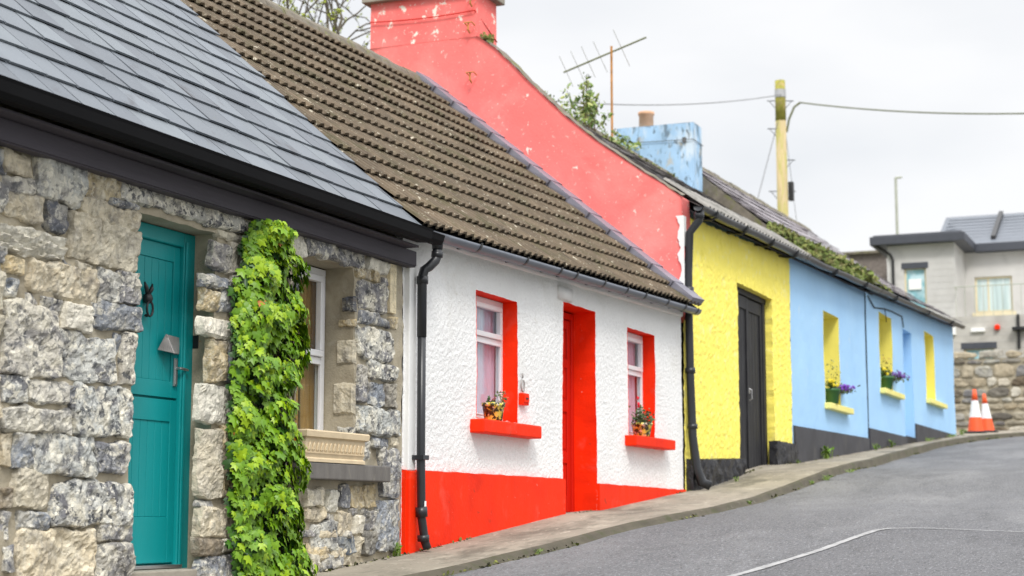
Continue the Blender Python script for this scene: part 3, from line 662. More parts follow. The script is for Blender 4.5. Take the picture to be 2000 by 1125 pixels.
# tiled roof
E0, E1 = (12.72, 6.14, 3.90), (20.82, 6.14, 4.13)
PT_ = Patch(E0, E1, (20.82, 10.0, 7.42), (12.72, 10.0, 7.28))
def tiles(b, P, nrow, pitch):
    L = (P.B-P.A).length; sub = 8; n = int(L/pitch*sub); b.smooth = False
    for r in range(nrow):
        v0 = r/nrow; v1 = (r+1.06)/nrow
        rj = random.uniform(-.004, .004)
        rings = []
        for i in range(n+1):
            x = i/n*L; ph = (x/pitch) % 1; t = int(x/(pitch*2))
            rib = (.029*math.sin(math.pi*ph/.6)**.6 if 0 < ph < .6 else 0)-(.007 if i % sub in (2, 6) else 0)
            k = noise.noise(Vector((t*3.7, r*5.1, 0))); tz = .005*k; v_ = v0+(.006*k+rj*.5)/(L*.3)
            sag = -.03*math.sin(math.pi*v0)*math.sin(math.pi*i/n)+.012*nz(x, r*.3, 0, .8)
            u = i/n
            rings.append([b.vert(P.p(u, v_, rib+.016+tz+sag)), b.vert(P.p(u, v_, rib+.042+tz+sag)), b.vert(P.p(u, v1, rib*.8+.002+sag))])
        for a, c in zip(rings, rings[1:]):
            b.face((a[0], c[0], c[1], a[1])); b.face((a[1], c[1], c[2], a[2]))
b = MB(); tiles(b, PT_, 14, .152)
b.m = 1; slab(b, PT_, -.08, -.02); slab(b, back(PT_, 10)); rf = b.build('roof', ['tile', 'dark'], wc, recalc=False)
b = MB(); nr = 20
for i in range(nr):
    a, c = PT_.D.lerp(PT_.C, i/nr), PT_.D.lerp(PT_.C, (i+1)/nr-.002)
    h = random.uniform(-.01, .01)
    prof = [(-.17, -.12), (-.12, -.02), (-.05, .045), (.05, .045), (.12, -.02), (.17, -.12)]
    p0 = [b.vert((a.x, a.y+y_, a.z+z_+h)) for y_, z_ in prof]; p1 = [b.vert((c.x, c.y+y_, c.z+z_+h+.006)) for y_, z_ in prof]
    for k in range(5): b.face((p0[k], p0[k+1], p1[k+1], p1[k]))
    b.face(p0); b.face(p1)
b.build('ridge_tiles', 'ridge', rf, recalc=False)
# lead flashing stepped along the pink gable
b = MB(); nr = 14
for i in range(nr):
    v0, v1 = i/nr-.004, (i+1)/nr
    if i == 0: v0 = 0
    w0 = .050+random.uniform(0, .006); h0 = .105
    b.hexa([PT_.p(1-w0-.004, v0, .02), PT_.p(.9995, v0, .02), PT_.p(.9995, v1, .02), PT_.p(1-w0, v1, .02), PT_.p(1-w0-.006, v0, h0+.006), PT_.p(.9995, v0, h0+.014), PT_.p(.9995, v1, h0), PT_.p(1-w0, v1, h0)])
    a_, c_ = PT_.p(.9993, v0, h0), PT_.p(.9993, v1, h0)
    b.poly([a_, c_, c_+Vector((0, 0, .05)), a_+Vector((0, 0, .0 if i == 0 else .05))])
b.build('lead_flashing', 'lead', rf, recalc=False)
# gutter & brackets
def half_round(b, p0, p1, r, n=10, lip=.006, segs=20, wob=0):
    p0, p1 = Vector(p0), Vector(p1); rings = []
    for i in range(segs+1):
        c = p0.lerp(p1, i/segs)+Vector((0, 0, wob*nz(i, 0, 0, .35)))
        outer = [(c.x, c.y-r*math.cos(math.pi*k/n), c.z-r*math.sin(math.pi*k/n)) for k in range(n+1)]
        inner = [(c.x, c.y-(r-lip)*math.cos(math.pi*k/n), c.z-(r-lip)*math.sin(math.pi*k/n)) for k in range(n, -1, -1)]
        rings.append([b.vert(q) for q in outer+inner])
    m = len(rings[0])
    for a, c in zip(rings, rings[1:]):
        for k in range(m): b.face((a[k], a[(k+1) % m], c[(k+1) % m], c[k]))
    b.face(rings[0]); b.face(rings[-1])
    for e in (0, -1):
        c = (p0, p1)[e]; b.face([rings[e][k] for k in range(n+1)])
gz = lambda x: lerp(3.885, 4.09, (x-12.9)/7.75)
b = MB(); b.smooth = True; half_round(b, (12.86, 6.16, gz(12.86)), (20.78, 6.16, gz(20.78)), .068)
gt = b.build('gutter', 'guttergrey', wc, recalc=False)
for x in (13.85, 14.95, 15.85, 16.30, 17.15, 17.9, 18.55, 19.4, 20.1, 20.62):
    b = MB(); c = (6.16, gz(x)); r = .082
    for k in range(8):
        t0, t1 = math.pi*k/8, math.pi*(k+1)/8
        b.hexa([(x-.018, c[0]-q*math.cos(t), c[1]-q*math.sin(t)+.012) for q, t in ((r, t0), (r, t1), (r-.006, t1), (r-.006, t0))]+[(x+.018, c[0]-q*math.cos(t), c[1]-q*math.sin(t)+.012) for q, t in ((r, t0), (r, t1), (r-.006, t1), (r-.006, t0))])
    b.box(x-.018, x+.018, 6.225, 6.34, c[1]-.03, c[1]+.02)
    b.build('bracket', 'pipeblack', gt, recalc=False)
# downpipe
b = MB(); b.smooth = True; px_, py_ = 12.97, 6.24
b.tube([(13.08, 6.16, 3.87), (13.08, 6.16, 3.76)], [.055, .045], 14)
b.tube([(13.08, 6.16, 3.78), (13.08, 6.165, 3.70), (13.06, 6.17, 3.66), (13.0, 6.20, 3.60), (12.96, 6.225, 3.57), (px_-.02, py_, 3.50), (px_-.02, py_, 3.0)], .041, 14)
b.tube([(px_-.02, py_, 3.3), (px_-.02, py_, 2.0), (px_-.01, py_, 1.75), (px_+.0, py_, 1.5), (px_+.045, py_-.01, 1.30), (px_+.055, py_-.03, 1.235)], .036, 14)
for p, q in (((13.08, 6.16, 3.83), (13.08, 6.16, 3.875)), ((13.08, 6.165, 3.69), (13.08, 6.16, 3.74)), ((12.955, py_, 3.45), (12.955, py_, 3.515)), ((12.975, py_, 1.50), (12.965, py_, 1.58)), ((13.0, 6.235, 1.30), (12.995, 6.235, 1.35))): b.tube([p, q], .05, 14)
dp = b.build('downpipe', 'pipeblack', wc)
b = MB(); b.box(12.90, 13.01, 6.192, 6.34, 1.97, 2.01); b.build('bracket', 'pipeblack', dp, bevel=.003)
b = MB(); b.grid(5, 2, lambda u, v: (12.972+.039*math.sin(R(-30+u*60))-.0, py_-.0382*math.cos(R(-30+u*60)), 1.585+v*.045)); b.build('sticker', 'paper', dp, recalc=False)
# horseshoe and plaque
b = MB(); b.smooth = True; c = (15.40, FY-.022, 2.765)
b.tube([(c[0]+.042*math.sin(t)*(1 if abs(t) < 2.4 else .95), c[1], c[2]-.06*math.cos(t)) for t in [R(-150+k*20) for k in range(16)]], .008, 8)
b.box(c[0]-.006, c[0]+.006, c[1]-.004, c[1]+.006, c[2]+.07, c[2]+.12)
tag(b.build('horseshoe', 'tin', loc=(c[0], c[1], c[2])), 'small rusty horseshoe hung on the white wall above a red box', 'horseshoe')
b = MB(); b.box(15.335, 15.495, FY-.05, FY+.01, 2.575, 2.69); b.box(15.35, 15.48, FY-.06, FY-.05, 2.60, 2.675)
mb_ = b.build('wall_box', 'red', bevel=.008, loc=(15.41, FY-.02, 2.63)); tag(mb_, 'small red box fixed to the white wall under the horseshoe', 'wall box')
b = MB(); b.box(15.39, 15.44, FY-.066, FY-.06, 2.632, 2.645); b.build('slot', 'iron', mb_)

# ------------------------------------------------------------------ pots with flowers
def pot_plant(name, label, c, r, h, potmat, plants, group):
    t = thing(name, label, 'flower pot', c, group)
    b = MB(); b.smooth = True; b.lathe(c, [(r*.72, 0), (r*.8, .01), (r*.98, h*.8), (r*1.05, h*.82), (r*1.06, h), (r*.9, h), (r*.85, h*.85)], 22); b.build('pot', potmat, t)
    lb = MB()
    for (dx, dz, n, spread, col, fcol, nf, fs, ls) in plants:
        st = MB()
        base = Vector((c[0]+dx, c[1], c[2]+h*.9))
        for i in range(n):
            d = Vector((random.gauss(0, spread), random.gauss(0, spread*.6), abs(random.gauss(dz*.6, dz*.4)))); p = base+d
            k = random.uniform(.7, 1.3); leaf(lb, p, rv()+Vector((0, -1, .6)), rv(), ls*random.uniform(.7, 1.3), tuple(v*k for v in col), shape=[(0, 0), (.3, .3), (.3, .7), (0, 1), (-.3, .7), (-.3, .3)])
            if i % 6 == 0: st.tube([base, base.lerp(p, .6)+Vector((0, 0, .01)), p], [.003, .0025, .0015], 5)
        for i in range(nf):
            d = Vector((random.gauss(0, spread), -abs(random.gauss(0, spread*.6)), dz*random.uniform(.5, 1.3))); p = base+d; pb = MB()
            for q in range(6):
                k = random.uniform(.8, 1.15); leaf(pb, p, Vector((math.cos(q*1.05), -1, math.sin(q*1.05))), Vector((math.cos(q*1.05), 0, math.sin(q*1.05))), fs, tuple(min(.95, v*k) for v in fcol), shape=[(0, 0), (.35, .5), (.2, 1), (-.2, 1), (-.35, .5)])
            pb.build('flower', 'petal', t, recalc=False)
        if st.v: st.build('stem', 'stem', t)
    lb.build('foliage', 'leaf', t, recalc=False)
    return t
DG = (.06, .13, .03); PU = (.22, .06, .55); YE = (.9, .7, .02)
pot_plant('flower_pot', 'floral patterned pot with sparse green plant on the left red sill', (14.66, FY-.03, 2.381), .105, .17, 'floral', [(0, .05, 40, .06, (.05, .11, .03), (.5, .06, .1), 2, .018, .035), (.2, .11, 40, .045, (.12, .16, .05), (.45, .1, .1), 3, .014, .03)], 'floral pots on the red sills')
pot_plant('flower_pot', 'floral patterned pot with bushy plant and one red flower on the right red sill', (19.02, FY-.03, 2.421), .12, .16, 'floral', [(.02, .14, 190, .085, (.07, .12, .04), (.85, .02, .03), 0, .02, .04), (-.08, .26, 4, .02, DG, (.9, .01, .04), 3, .035, .03), (.1, .12, 10, .06, DG, (.5, .12, .1), 9, .018, .03)], 'floral pots on the red sills')

# ------------------------------------------------------------------ yellow cottage
yc = thing('yellow_cottage', 'yellow roughcast cottage with black double door and tall pink gable chimney', 'house', (23.7, 8.2, g(23.7)))
ydo = (23.45, 25.45, 1.9, 4.79)
yt = lambda x: lerp(5.34, 5.58, (x-20.8)/5.8)
b = MB(); D, J = facade(b, 20.81, 26.6, 1.2, 5.3, FY, [ydo], step=.045, amp=.007, ns=17, topf=yt, zref=4.9, und=.025, jit=.013)
reveal(b, ydo, .16, D, J, bottom=False)
b.m = 1; room(b, ydo, .3); b.build('wall', ['yellow', 'dark'], yc, recalc=False)
plinth('plinth', 'blackrough', yc, 20.86, 23.42, lambda x: 2.215+.035*(x-20.9), .10, .045, 9, 1.2, step=.035)
plinth('plinth', 'blackrough', yc, 25.32, 26.64, lambda x: 2.63, .06, .035, 9, 1.6, step=.035)
b = MB(); yd = FY+.10
b.box(23.4, 23.53, yd-.08, yd+.1, 2.1, 4.79); b.box(25.25, 25.40, yd-.0, yd+.1, 2.1, 4.70); b.box(23.4, 25.55, yd-.0, yd+.16, 4.70, 4.83)
yd_ = b.build('door', 'black', yc, bevel=.012)
for lx0, lx1, yo in ((23.54, 24.38, 0), (24.40, 25.24, .02)):
    b = MB(); n = 5
    for k in range(n):
        a_ = lerp(lx0, lx1, k/n); b.box(a_+.003, lerp(lx0, lx1, (k+1)/n)-.003, yd+.02+yo, yd+.05+yo, 2.16+random.uniform(0, .03), 4.69)
    b.box(lx0, lx0+.09, yd+yo-.002, yd+yo+.02, 2.2, 4.68); b.box(lx1-.09, lx1, yd+yo-.002, yd+yo+.02, 2.2, 4.68); b.box(lx0+.09, lx1-.09, yd+yo, yd+yo+.02, 4.5, 4.68)
    b.build('door_leaf', 'black', yd_, bevel=.006)
b = MB(); b.tube([(24.36, yd+.0, 3.35), (24.36, yd-.04, 3.33), (24.36, yd-.04, 3.2), (24.36, yd+.0, 3.18)], .012, 6); b.box(24.33, 24.39, yd-.012, yd+.02, 3.28, 3.36); b.build('handle', 'steel', yd_)
b = MB(); b.box(23.35, 25.6, FY-.0, yd+.4, 1.7, 2.15); b.build('step', 'concrete', yc, bevel=.02)
# pink gable
GX0, GX1 = 20.80, 21.12
prof = [(6.33, 3.9), (6.36, 4.4), (6.35, 5.0), (6.31, 5.35), (6.33, 5.56), (6.6, 5.76), (6.95, 6.00), (7.25, 6.22), (7.55, 6.44), (7.96, 6.79), (8.25, 7.08), (8.5, 7.33), (8.75, 7.6), (8.95, 7.80), (9.23, 8.02), (10.0, 8.1), (10.84, 8.02), (11.2, 7.6), (11.8, 7.1), (12.6, 6.4), (13.65, 5.5), (13.65, 2.5), (6.33, 2.5)]
b = MB(); b.smooth = False
NS = 60
def topz(y): return interp(prof[4:21], y)
for side, X in ((0, GX0), (1, GX1)):
    rows = []
    for i in range(121):
        y = lerp(6.33, 13.65, i/120); zt = topz(y)+.012*nz(y, 0, 3, 4)
        rows.append([b.vert((X+(-.02 if side == 0 else 0)*min(1, abs(y-10.04)/2 if y < 9 or y > 11 else 0)*(nz(y, z_, 0, 1.1)+.4*nz(y, z_, 0, 5))-(.03*max(0, 1-abs(zt-z_)/.15) if 0 else 0), y+(.03*nz(0, 0, z_, 3) if i == 0 else 0), z_)) for z_ in [lerp(3.98, zt, (j/40)**.8) for j in range(41)]])
    for a, c in zip(rows, rows[1:]):
        for j in range(40): b.face((a[j], a[j+1], c[j+1], c[j]))
    if side == 0: r0 = rows
    else:
        for i in range(120): b.face((r0[i][40], r0[i+1][40], rows[i+1][40], rows[i][40]))
        for j in range(40): b.face((r0[0][j], r0[0][j+1], rows[0][j+1], rows[0][j]))
gb = b.build('gable_wall', 'pink', yc, recalc=False, smooth=True)
b = MB(); b.smooth = True   # mossy cement capping along the gable edge
b.grid(90, 5, lambda u, v: (lerp(20.84, 21.2, v), lerp(6.36, 9.2, u), topz(lerp(6.36, 9.2, u))+.012+.03*math.sin(math.pi*v)+.02*nz(u*9, v, 0, 3)))
b.build('gable_capping', 'ridge', gb, recalc=False)
b = MB(); b.box(12.775+8.0, 20.80, FY-.02, FY+.10, 4.2, 5.26)
b.v = []; b.f = []; b.mi = []; b.c = []; b.sm = []
b.smooth = True
def ragw(u, v): 
    z = lerp(4.12, 5.32, v); w = .09+.10*nz(z, 0, 0, 4)+.05*nz(z, 3, 0, 14)
    return (20.772, lerp(FY-.04, FY-.03+w*.7, u), z)
b.grid(4, 30, ragw); b.grid(3, 30, lambda u, v: (lerp(20.775, 20.9, u), FY-.032, lerp(4.12, 5.32, v)))
b.build('corner_render', 'whitesmooth', yc, recalc=False)
# chimney
b = MB()
cx0, cx1, cy0, cy1 = 20.79, 21.5, 9.23, 10.85
def chf(fn, nx, nz_): b.grid(nx, nz_, fn)
b.smooth = True
ch_t = 8.64
def wobble(p): return (p[0]+.015*nz(p[1], p[2], 1, 1.5), p[1]+.012*nz(p[0], p[2], 2, 1.5), p[2])
def batter(z): return .02*max(0, 8.25-z)
ZC = 8.0
for fn in (lambda u, v: (cx0+.007, lerp(cy0, cy1, u), lerp(ZC, ch_t, v)), lambda u, v: wobble((lerp(cx0+.007, cx1, u), cy0, lerp(7.4, ch_t, v))) if 0 < u else (cx0+.007, cy0, lerp(ZC, ch_t, v)),
           lambda u, v: wobble((cx1, lerp(cy0, cy1, u), lerp(7.4, ch_t, v))), lambda u, v: (lerp(cx0+.007, cx1, u), cy1, lerp(ZC, ch_t, v))): b.grid(14, 24, fn)
chm = b.build('chimney', 'pinkchimney', yc, recalc=False, smooth=False)
b = MB(); b.box(cx0-.09, cx1+.08, cy0-.10, cy1+.10, ch_t+.0, ch_t+.10); b.box(cx0-.04, cx1+.03, cy0-.05, cy1+.05, ch_t+.10, ch_t+.2); b.build('cap', 'concrete', chm, bevel=.015)
for yy in (9.6, 10.4):
    b = MB(); b.smooth = True; b.lathe((21.15, yy, ch_t+.2), [(.14, 0), (.13, .3), (.15, .32), (.15, .4), (.12, .4), (.11, .05)], 18); b.build('chimney_pot', 'pot', chm)
for (y_, z_) in ((9.27, 8.52), (9.30, 8.15), (9.27, 7.45)):
    b = MB(); b.tube([(cx0-.02, y_+.05, z_), (cx0-.12, y_+.05, z_+.02), (cx0-.12, y_-.06, z_+.02), (cx0-.02, y_-.06, z_)], .010, 6); b.tube([(cx0-.10, y_, z_+.02), (cx0-.11, y_, z_-.08), (cx0-.05, y_, z_-.11)], .012, 6); b.build('iron_hook', 'rust', chm)
def slack(p, q, sag, r, b, n=14):
    p, q = Vector(p), Vector(q); b.tube([p.lerp(q, i/n)-Vector((0, 0, sag*4*(i/n)*(1-i/n))) for i in range(n+1)], r, 5)
b = MB(); slack((cx0-.03, 10.84, 8.37), (cx0-.03, 9.24, 8.36), .03, .008, b); slack((cx0-.03, 9.24, 8.36), (cx1, 9.22, 8.10), .0, .008, b); b.build('tie_wire', 'redgloss', chm)
# roof over yellow and first blue bay
PY = Patch((21.1, 6.15, 5.44), (32.75, 6.15, 5.80), (32.75, 10.0, 8.22), (21.1, 10.0, 8.08))
b = MB(); slates(b, PY, 15, .5, cols=((.11, .10, .10), (.13, .115, .11), (.09, .085, .09)), lift=.024, sag=.07, jitter=2); b.m = 1; slab(b, PY, -.11, -.09); slab(b, back(PY, 10))
ry = b.build('roof', ['oldslate', 'dark'], yc, recalc=False)
b = MB(); b.smooth = True
NX = 500
b.grid(NX, 4, lambda u, v: tuple(PY.p(u*.50, -.012+v*.16, .05+.034*math.sin(u*.50*11.65*2*math.pi/.17)+.01*nz(u*9, v, 0, 2)+.01*v)))
b.grid(NX, 2, lambda u, v: tuple(PY.p(u*.50, -.012, .05+.034*math.sin(u*.50*11.65*2*math.pi/.17)-.012*v)))
b.build('corrugated_sheet', 'sheet', ry, recalc=False)
b = MB()
for i in range(24):
    a, c = PY.D.lerp(PY.C, i/24), PY.D.lerp(PY.C, (i+1)/24-.002); h = random.uniform(-.015, .015)
    pr_ = [(-.16, -.11), (-.06, .03), (.06, .03), (.16, -.11)]
    p0 = [b.vert((a.x, a.y+y_, a.z+z_+h)) for y_, z_ in pr_]; p1 = [b.vert((c.x, c.y+y_, c.z+z_+h)) for y_, z_ in pr_]
    for k in range(3): b.face((p0[k], p0[k+1], p1[k+1], p1[k]))
b.build('ridge_tiles', 'ridge', ry, recalc=False)
ygz = lambda x: interp([(20.8, 5.43), (26.6, 5.60), (32.6, 5.83), (38, 6.02), (44, 6.28)], x)
b = MB(); b.smooth = True; half_round(b, (20.78, 6.12, 5.43), (26.6, 6.12, 5.60), .075, lip=.01, wob=.012); g_ = b.build('gutter', 'pipeblack', yc, recalc=False)
for x in (21.4, 22.9, 24.4, 25.9):
    b = MB(); b.tube([(x, 6.035, ygz(x)), (x, 6.05, ygz(x)-.07), (x, 6.12, ygz(x)-.1), (x, 6.22, ygz(x)-.09), (x, 6.34, ygz(x)-.06)], .018, 6); b.build('bracket', 'pipeblack', g_)
b = MB(); b.smooth = True
x = 20.86; b.tube([(x, 6.12, 5.42), (x, 6.14, 5.25), (x-.01, 6.26, 5.10), (x-.02, 6.28, 4.6), (x-.03, 6.28, 4.2), (x, 6.28, 3.2), (x+.03, 6.27, 2.5), (x+.05, 6.23, 2.1), (x+.08, 6.17, 1.93), (x+.13, 6.08, 1.89)], [.06, .055, .052, .052, .05, .052, .055, .06, .065, .06], 12)
for p, q in (((x, 6.14, 5.28), (x, 6.13, 5.36)), ((x-.02, 6.28, 4.32), (x-.02, 6.28, 4.4)), ((x, 6.28, 3.3), (x, 6.28, 3.37)), ((x+.03, 6.27, 2.6), (x+.03, 6.27, 2.66))): b.tube([p, q], .066, 12)
b.build('downpipe', 'pipeblack', yc)

# ------------------------------------------------------------------ blue cottage
bc = thing('blue_cottage', 'long sky blue cottage with yellow window recesses and slate roof stepping uphill', 'house', (35.2, 8.2, g(35.2)))
bw = [(28.98, 30.25, 3.42, 5.01), (34.06, 35.42, 4.02, 5.55), (39.55, 40.88, 4.16, 5.71)]; bdo = (36.77, 37.85, 2.9, 5.48)
bt = lambda x: interp([(26.6, 5.56), (33, 5.80), (43.95, 6.27)], x)
b = MB(); D, J = facade(b, 26.6, 43.95, 1.6, 5.6, FY, bw[:1], step=.2, amp=.002, ns=6, topf=bt, zref=5.3, und=.02, jit=0)
b.v = []; b.f = []; b.mi = []; b.c = []; b.sm = []
D, J = facade(b, 26.6, 43.95, 1.6, 6.0, FY, bw+[bdo], step=.16, amp=.003, ns=5, topf=bt, zref=5.72, und=.025, jit=.001)
shell(b, 26.6, 43.95, 0, 1.6, 5.5, 8.0, 10, 6.25, 8.85)
b.m = 1
for o_ in bw+[bdo]: room(b, o_, .36)
b.build('wall', ['blue', 'dark'], bc, recalc=False)
for i, o_ in enumerate(bw):
    b = MB(); x0, x1, z0, z1 = o_; y = FY+.34; fr = .07
    b.box(x0, x1, y, y+.05, z1-fr, z1); b.box(x0, x1, y, y+.05, z0, z0+fr); b.box(x0, x0+fr, y+.001, y+.049, z0+fr, z1-fr); b.box(x1-fr, x1, y+.001, y+.049, z0+fr, z1-fr); b.box(x0+fr, x1-fr, y+.002, y+.048, (z0+z1)/2-.03, (z0+z1)/2+.03)
    w = b.build('window', 'upvc', bc, bevel=.004)
    b = MB(); b.box(x0+fr, x1-fr, y+.02, y+.03, z0+fr, z1-fr); b.build('pane', 'glass', w)
    b = MB(); reveal(b, o_, .35, D, J, step=.2, lip=.003); b.build('reveal', 'yellowsmooth', w, recalc=False)
    sx1 = (30.82, 36.15, 41.93)[i]; b = MB(); b.box(x0-.06, sx1, FY-.12, FY+.34, z0-.10, z0+.005); b.build('sill', 'yellowsill', w, bevel=.012)
b = MB(); b.box(bdo[0], bdo[1], FY+.33, FY+.38, 2.9, bdo[3]); bd = b.build('door', 'blue', bc)
b = MB(); reveal(b, bdo, .34, D, J, step=.2, bottom=False, lip=.003); b.build('reveal', 'blue', bd, recalc=False)
b = MB(); b.box(bdo[0]-.02, bdo[1]+.03, FY-.03, FY+.36, 2.6, 3.2); b.build('step', 'black', bc, bevel=.015)
plinth('plinth', 'plinthgrey', bc, 26.66, 32.6, lambda x: lerp(2.92, 2.97, (x-26.6)/6), .04, .004, 4, 1.6, step=.15)
plinth('plinth', 'plinthgrey', bc, 32.72, 36.75, lambda x: 3.17, .04, .004, 4, 1.8, step=.15)
plinth('plinth', 'plinthgrey', bc, 37.9, 43.97, lambda x: 3.51, .04, .004, 4, 2.2, step=.15)
b = MB(); b.tube([(32.66+.03*nz(z, 0, 0, 2), FY-.012, z) for z in [2.75+i*.1 for i in range(31)]], .012, 6); b.build('crack_seam', 'black', bc)
b = MB(); b.tube([(32.9, FY-.02, 5.72), (33.5, FY-.03, 5.56), (34.6, FY-.03, 5.66), (35.4, FY-.02, 5.7), (36.6, FY-.02, 5.72), (36.75, FY-.02, 5.5)], .012, 6); b.tube([(34.6, FY-.03, 5.66), (34.75, FY-.03, 5.4)], .009, 5); b.build('wall_cable', 'black', bc)
PB = Patch((32.8, 6.13, 5.90), (44.05, 6.13, 6.33), (44.05, 10.0, 8.98), (32.8, 10.0, 8.72))
b = MB(); slates(b, PB, 14, .55, cols=((.27, .245, .265), (.3, .27, .29), (.24, .22, .24)), lift=.035, thick=.014, sag=.15, jitter=2); b.m = 1; slab(b, Patch(PB.p(0, .08), PB.p(1, .08), PB.p(1, .94), PB.p(0, .94)), -.27, -.23); slab(b, back(PB, 10)); rb = b.build('roof', ['oldslate', 'dark'], bc, recalc=False)
b = MB()
for i in range(26):
    a, c = PB.D.lerp(PB.C, i/26), PB.D.lerp(PB.C, (i+1)/26-.002); h = random.uniform(-.012, .012)
    p0 = [b.vert((a.x, a.y+y_, a.z+z_+h)) for y_, z_ in pr_]; p1 = [b.vert((c.x, c.y+y_, c.z+z_+h)) for y_, z_ in pr_]
    for k in range(3): b.face((p0[k], p0[k+1], p1[k+1], p1[k]))
b.build('ridge_tiles', 'ridge', rb, recalc=False)
# party wall between the two roof levels
b = MB()
def pwf(X):
    return [(X, 6.42, 5.7), (X, 6.42, 6.0), (X, 8.18, 7.14), (X, 9.59, 8.33), (X, 10, 8.66), (X, 13.6, 6.08), (X, 13.6, 5.3)]
a_, c_ = pwf(32.68), pwf(32.86); b.poly(a_); b.poly(c_[::-1])
for k in range(7): b.poly([a_[k], a_[(k+1) % 7], c_[(k+1) % 7], c_[k]])
b.build('party_wall', 'ridge', bc, bevel=.02)
b = MB(); b.smooth = True; half_round(b, (26.62, 6.12, 5.60), (32.9, 6.12, 5.84), .075, lip=.01, wob=.014); half_round(b, (32.92, 6.12, 5.84), (44.1, 6.12, 6.27), .075, lip=.01, wob=.014); gg = b.build('gutter', 'pipeblack', bc, recalc=False)
for x in (28.8, 31.4, 34.5, 38.5, 42):
    b = MB(); b.tube([(x, 6.03, ygz(x)), (x, 6.05, ygz(x)-.07), (x, 6.12, ygz(x)-.095), (x, 6.19, ygz(x)-.07), (x, 6.2, ygz(x))], .018, 6); b.build('bracket', 'pipeblack', gg)
b = MB(); b.prismX([(6.2, 5.83), (6.36, 5.80), (6.36, 5.9), (6.2, 5.9)], 32.95, 44.02, .44); b.build('fascia', 'black', bc)
# chimney
b = MB(); b.smooth = False
cc = dict(x0=32.1, x1=32.67, y0=WX(1355, 300, 32.1).y, y1=WX(1205, 300, 32.1).y)
def rr(u, v, f): p = f(u, v); return (p[0]+.012*nz(p[1], p[2], 0, 2), p[1]+.012*nz(p[0], p[2], 5, 2), p[2]+.01*nz(p[1], p[0], 0, 2)*(v > .99))
z0_, z1_ = 7.4, WX(1300, 243, 32.1).z
for f in (lambda u, v: (cc['x0'], lerp(cc['y0'], cc['y1'], u), lerp(z0_, z1_, v)), lambda u, v: (cc['x1'], lerp(cc['y0'], cc['y1'], u), lerp(z0_, z1_, v)), lambda u, v: (lerp(cc['x0'], cc['x1'], u), cc['y0'], lerp(z0_, z1_, v)), lambda u, v: (lerp(cc['x0'], cc['x1'], u), cc['y1'], lerp(z0_, z1_, v))):
    b.grid(14, 16, lambda u, v, f=f: rr(u, v, f))
b.grid(10, 10, lambda u, v: (lerp(cc['x0'], cc['x1'], u), lerp(cc['y0'], cc['y1'], v), z1_+.02*math.sin(u*3.14)*math.sin(v*3.14)))
bch = b.build('chimney', 'bluechimney', bc, recalc=False)
b = MB(); b.smooth = True; b.lathe((32.38, 10.6, z1_-.02), [(.15, 0), (.145, .30), (.165, .31), (.165, .37), (.13, .37), (.12, .1)], 20); b.build('chimney_pot', 'pot', bch)
b = MB(); slack((32.07, cc['y1'], z1_-.3), (32.07, cc['y0'], z1_-.35), .01, .007, b); slack((32.07, cc['y0'], z1_-.35), (32.7, cc['y0']-.02, z1_-.37), .0, .007, b); b.box(32.06, 32.1, cc['y0']+.15, cc['y0']+.22, z1_-.4, z1_-.3); b.build('tie_wire', 'wirethin', bch)
pot_plant('flower_pot', 'green pot of yellow and purple flowers on the left yellow sill of the blue cottage', (29.35, FY-.02, 3.426), .16, .26, 'potgreen', [(-.02, .13, 70, .11, (.08, .15, .03), YE, 14, .06, .07), (.15, .38, 40, .12, (.18, .2, .05), (.7, .6, .05), 4, .03, .05), (.75, .1, 170, .19, (.08, .12, .06), PU, 55, .05, .07)], 'pots on the yellow sills')
pot_plant('flower_pot', 'green pot of yellow and purple flowers on the yellow sill beside the blue door', (34.5, FY-.02, 4.026), .16, .26, 'potgreen', [(-.02, .13, 70, .11, (.08, .15, .03), YE, 12, .06, .07), (-.05, .34, 30, .1, (.25, .2, .05), (.55, .3, .05), 4, .03, .05), (.85, .12, 170, .22, (.10, .14, .07), (.2, .1, .42), 42, .05, .07)], 'pots on the yellow sills')

# ------------------------------------------------------------------ roof plants, moss, weeds
def blade_tuft(name, label, c, n, h, spread, group='weeds along the pavement', flower=None):
    b = MB()
    for i in range(n):
        a = random.uniform(0, 6.28); d = Vector((math.cos(a), math.sin(a), 0)); hh = h*random.uniform(.5, 1.1); p0 = Vector(c)+Vector((random.gauss(0, spread*.3), random.gauss(0, spread*.15), 0))
        lean = random.uniform(.2, .9)*spread; k = random.uniform(.7, 1.4); b.cur = (.13*k, .2*k, .03, 1); s = d.orthogonal().normalized()*.006*(h/.1)**.5
        q = p0+d*lean*.5+Vector((0, 0, hh*.7)); e = p0+d*lean+Vector((0, 0, hh))
        i0 = [b.vert(v) for v in (p0-s, p0+s, q+s*.8, q-s*.8, e)]; b.face((i0[0], i0[1], i0[2], i0[3])); b.face((i0[3], i0[2], i0[4]))
        if i % 2: leaf(b, q, rv()+Vector((0, -1, 1)), d+Vector((0, 0, .2)), h*.35, (.11*k, .22*k, .02), shape=[(0, 0), (.3, .35), (.25, .75), (0, 1), (-.25, .75), (-.3, .35)])
    tag(b.build(name, 'leaf', recalc=False, loc=c), label, 'weed', group)
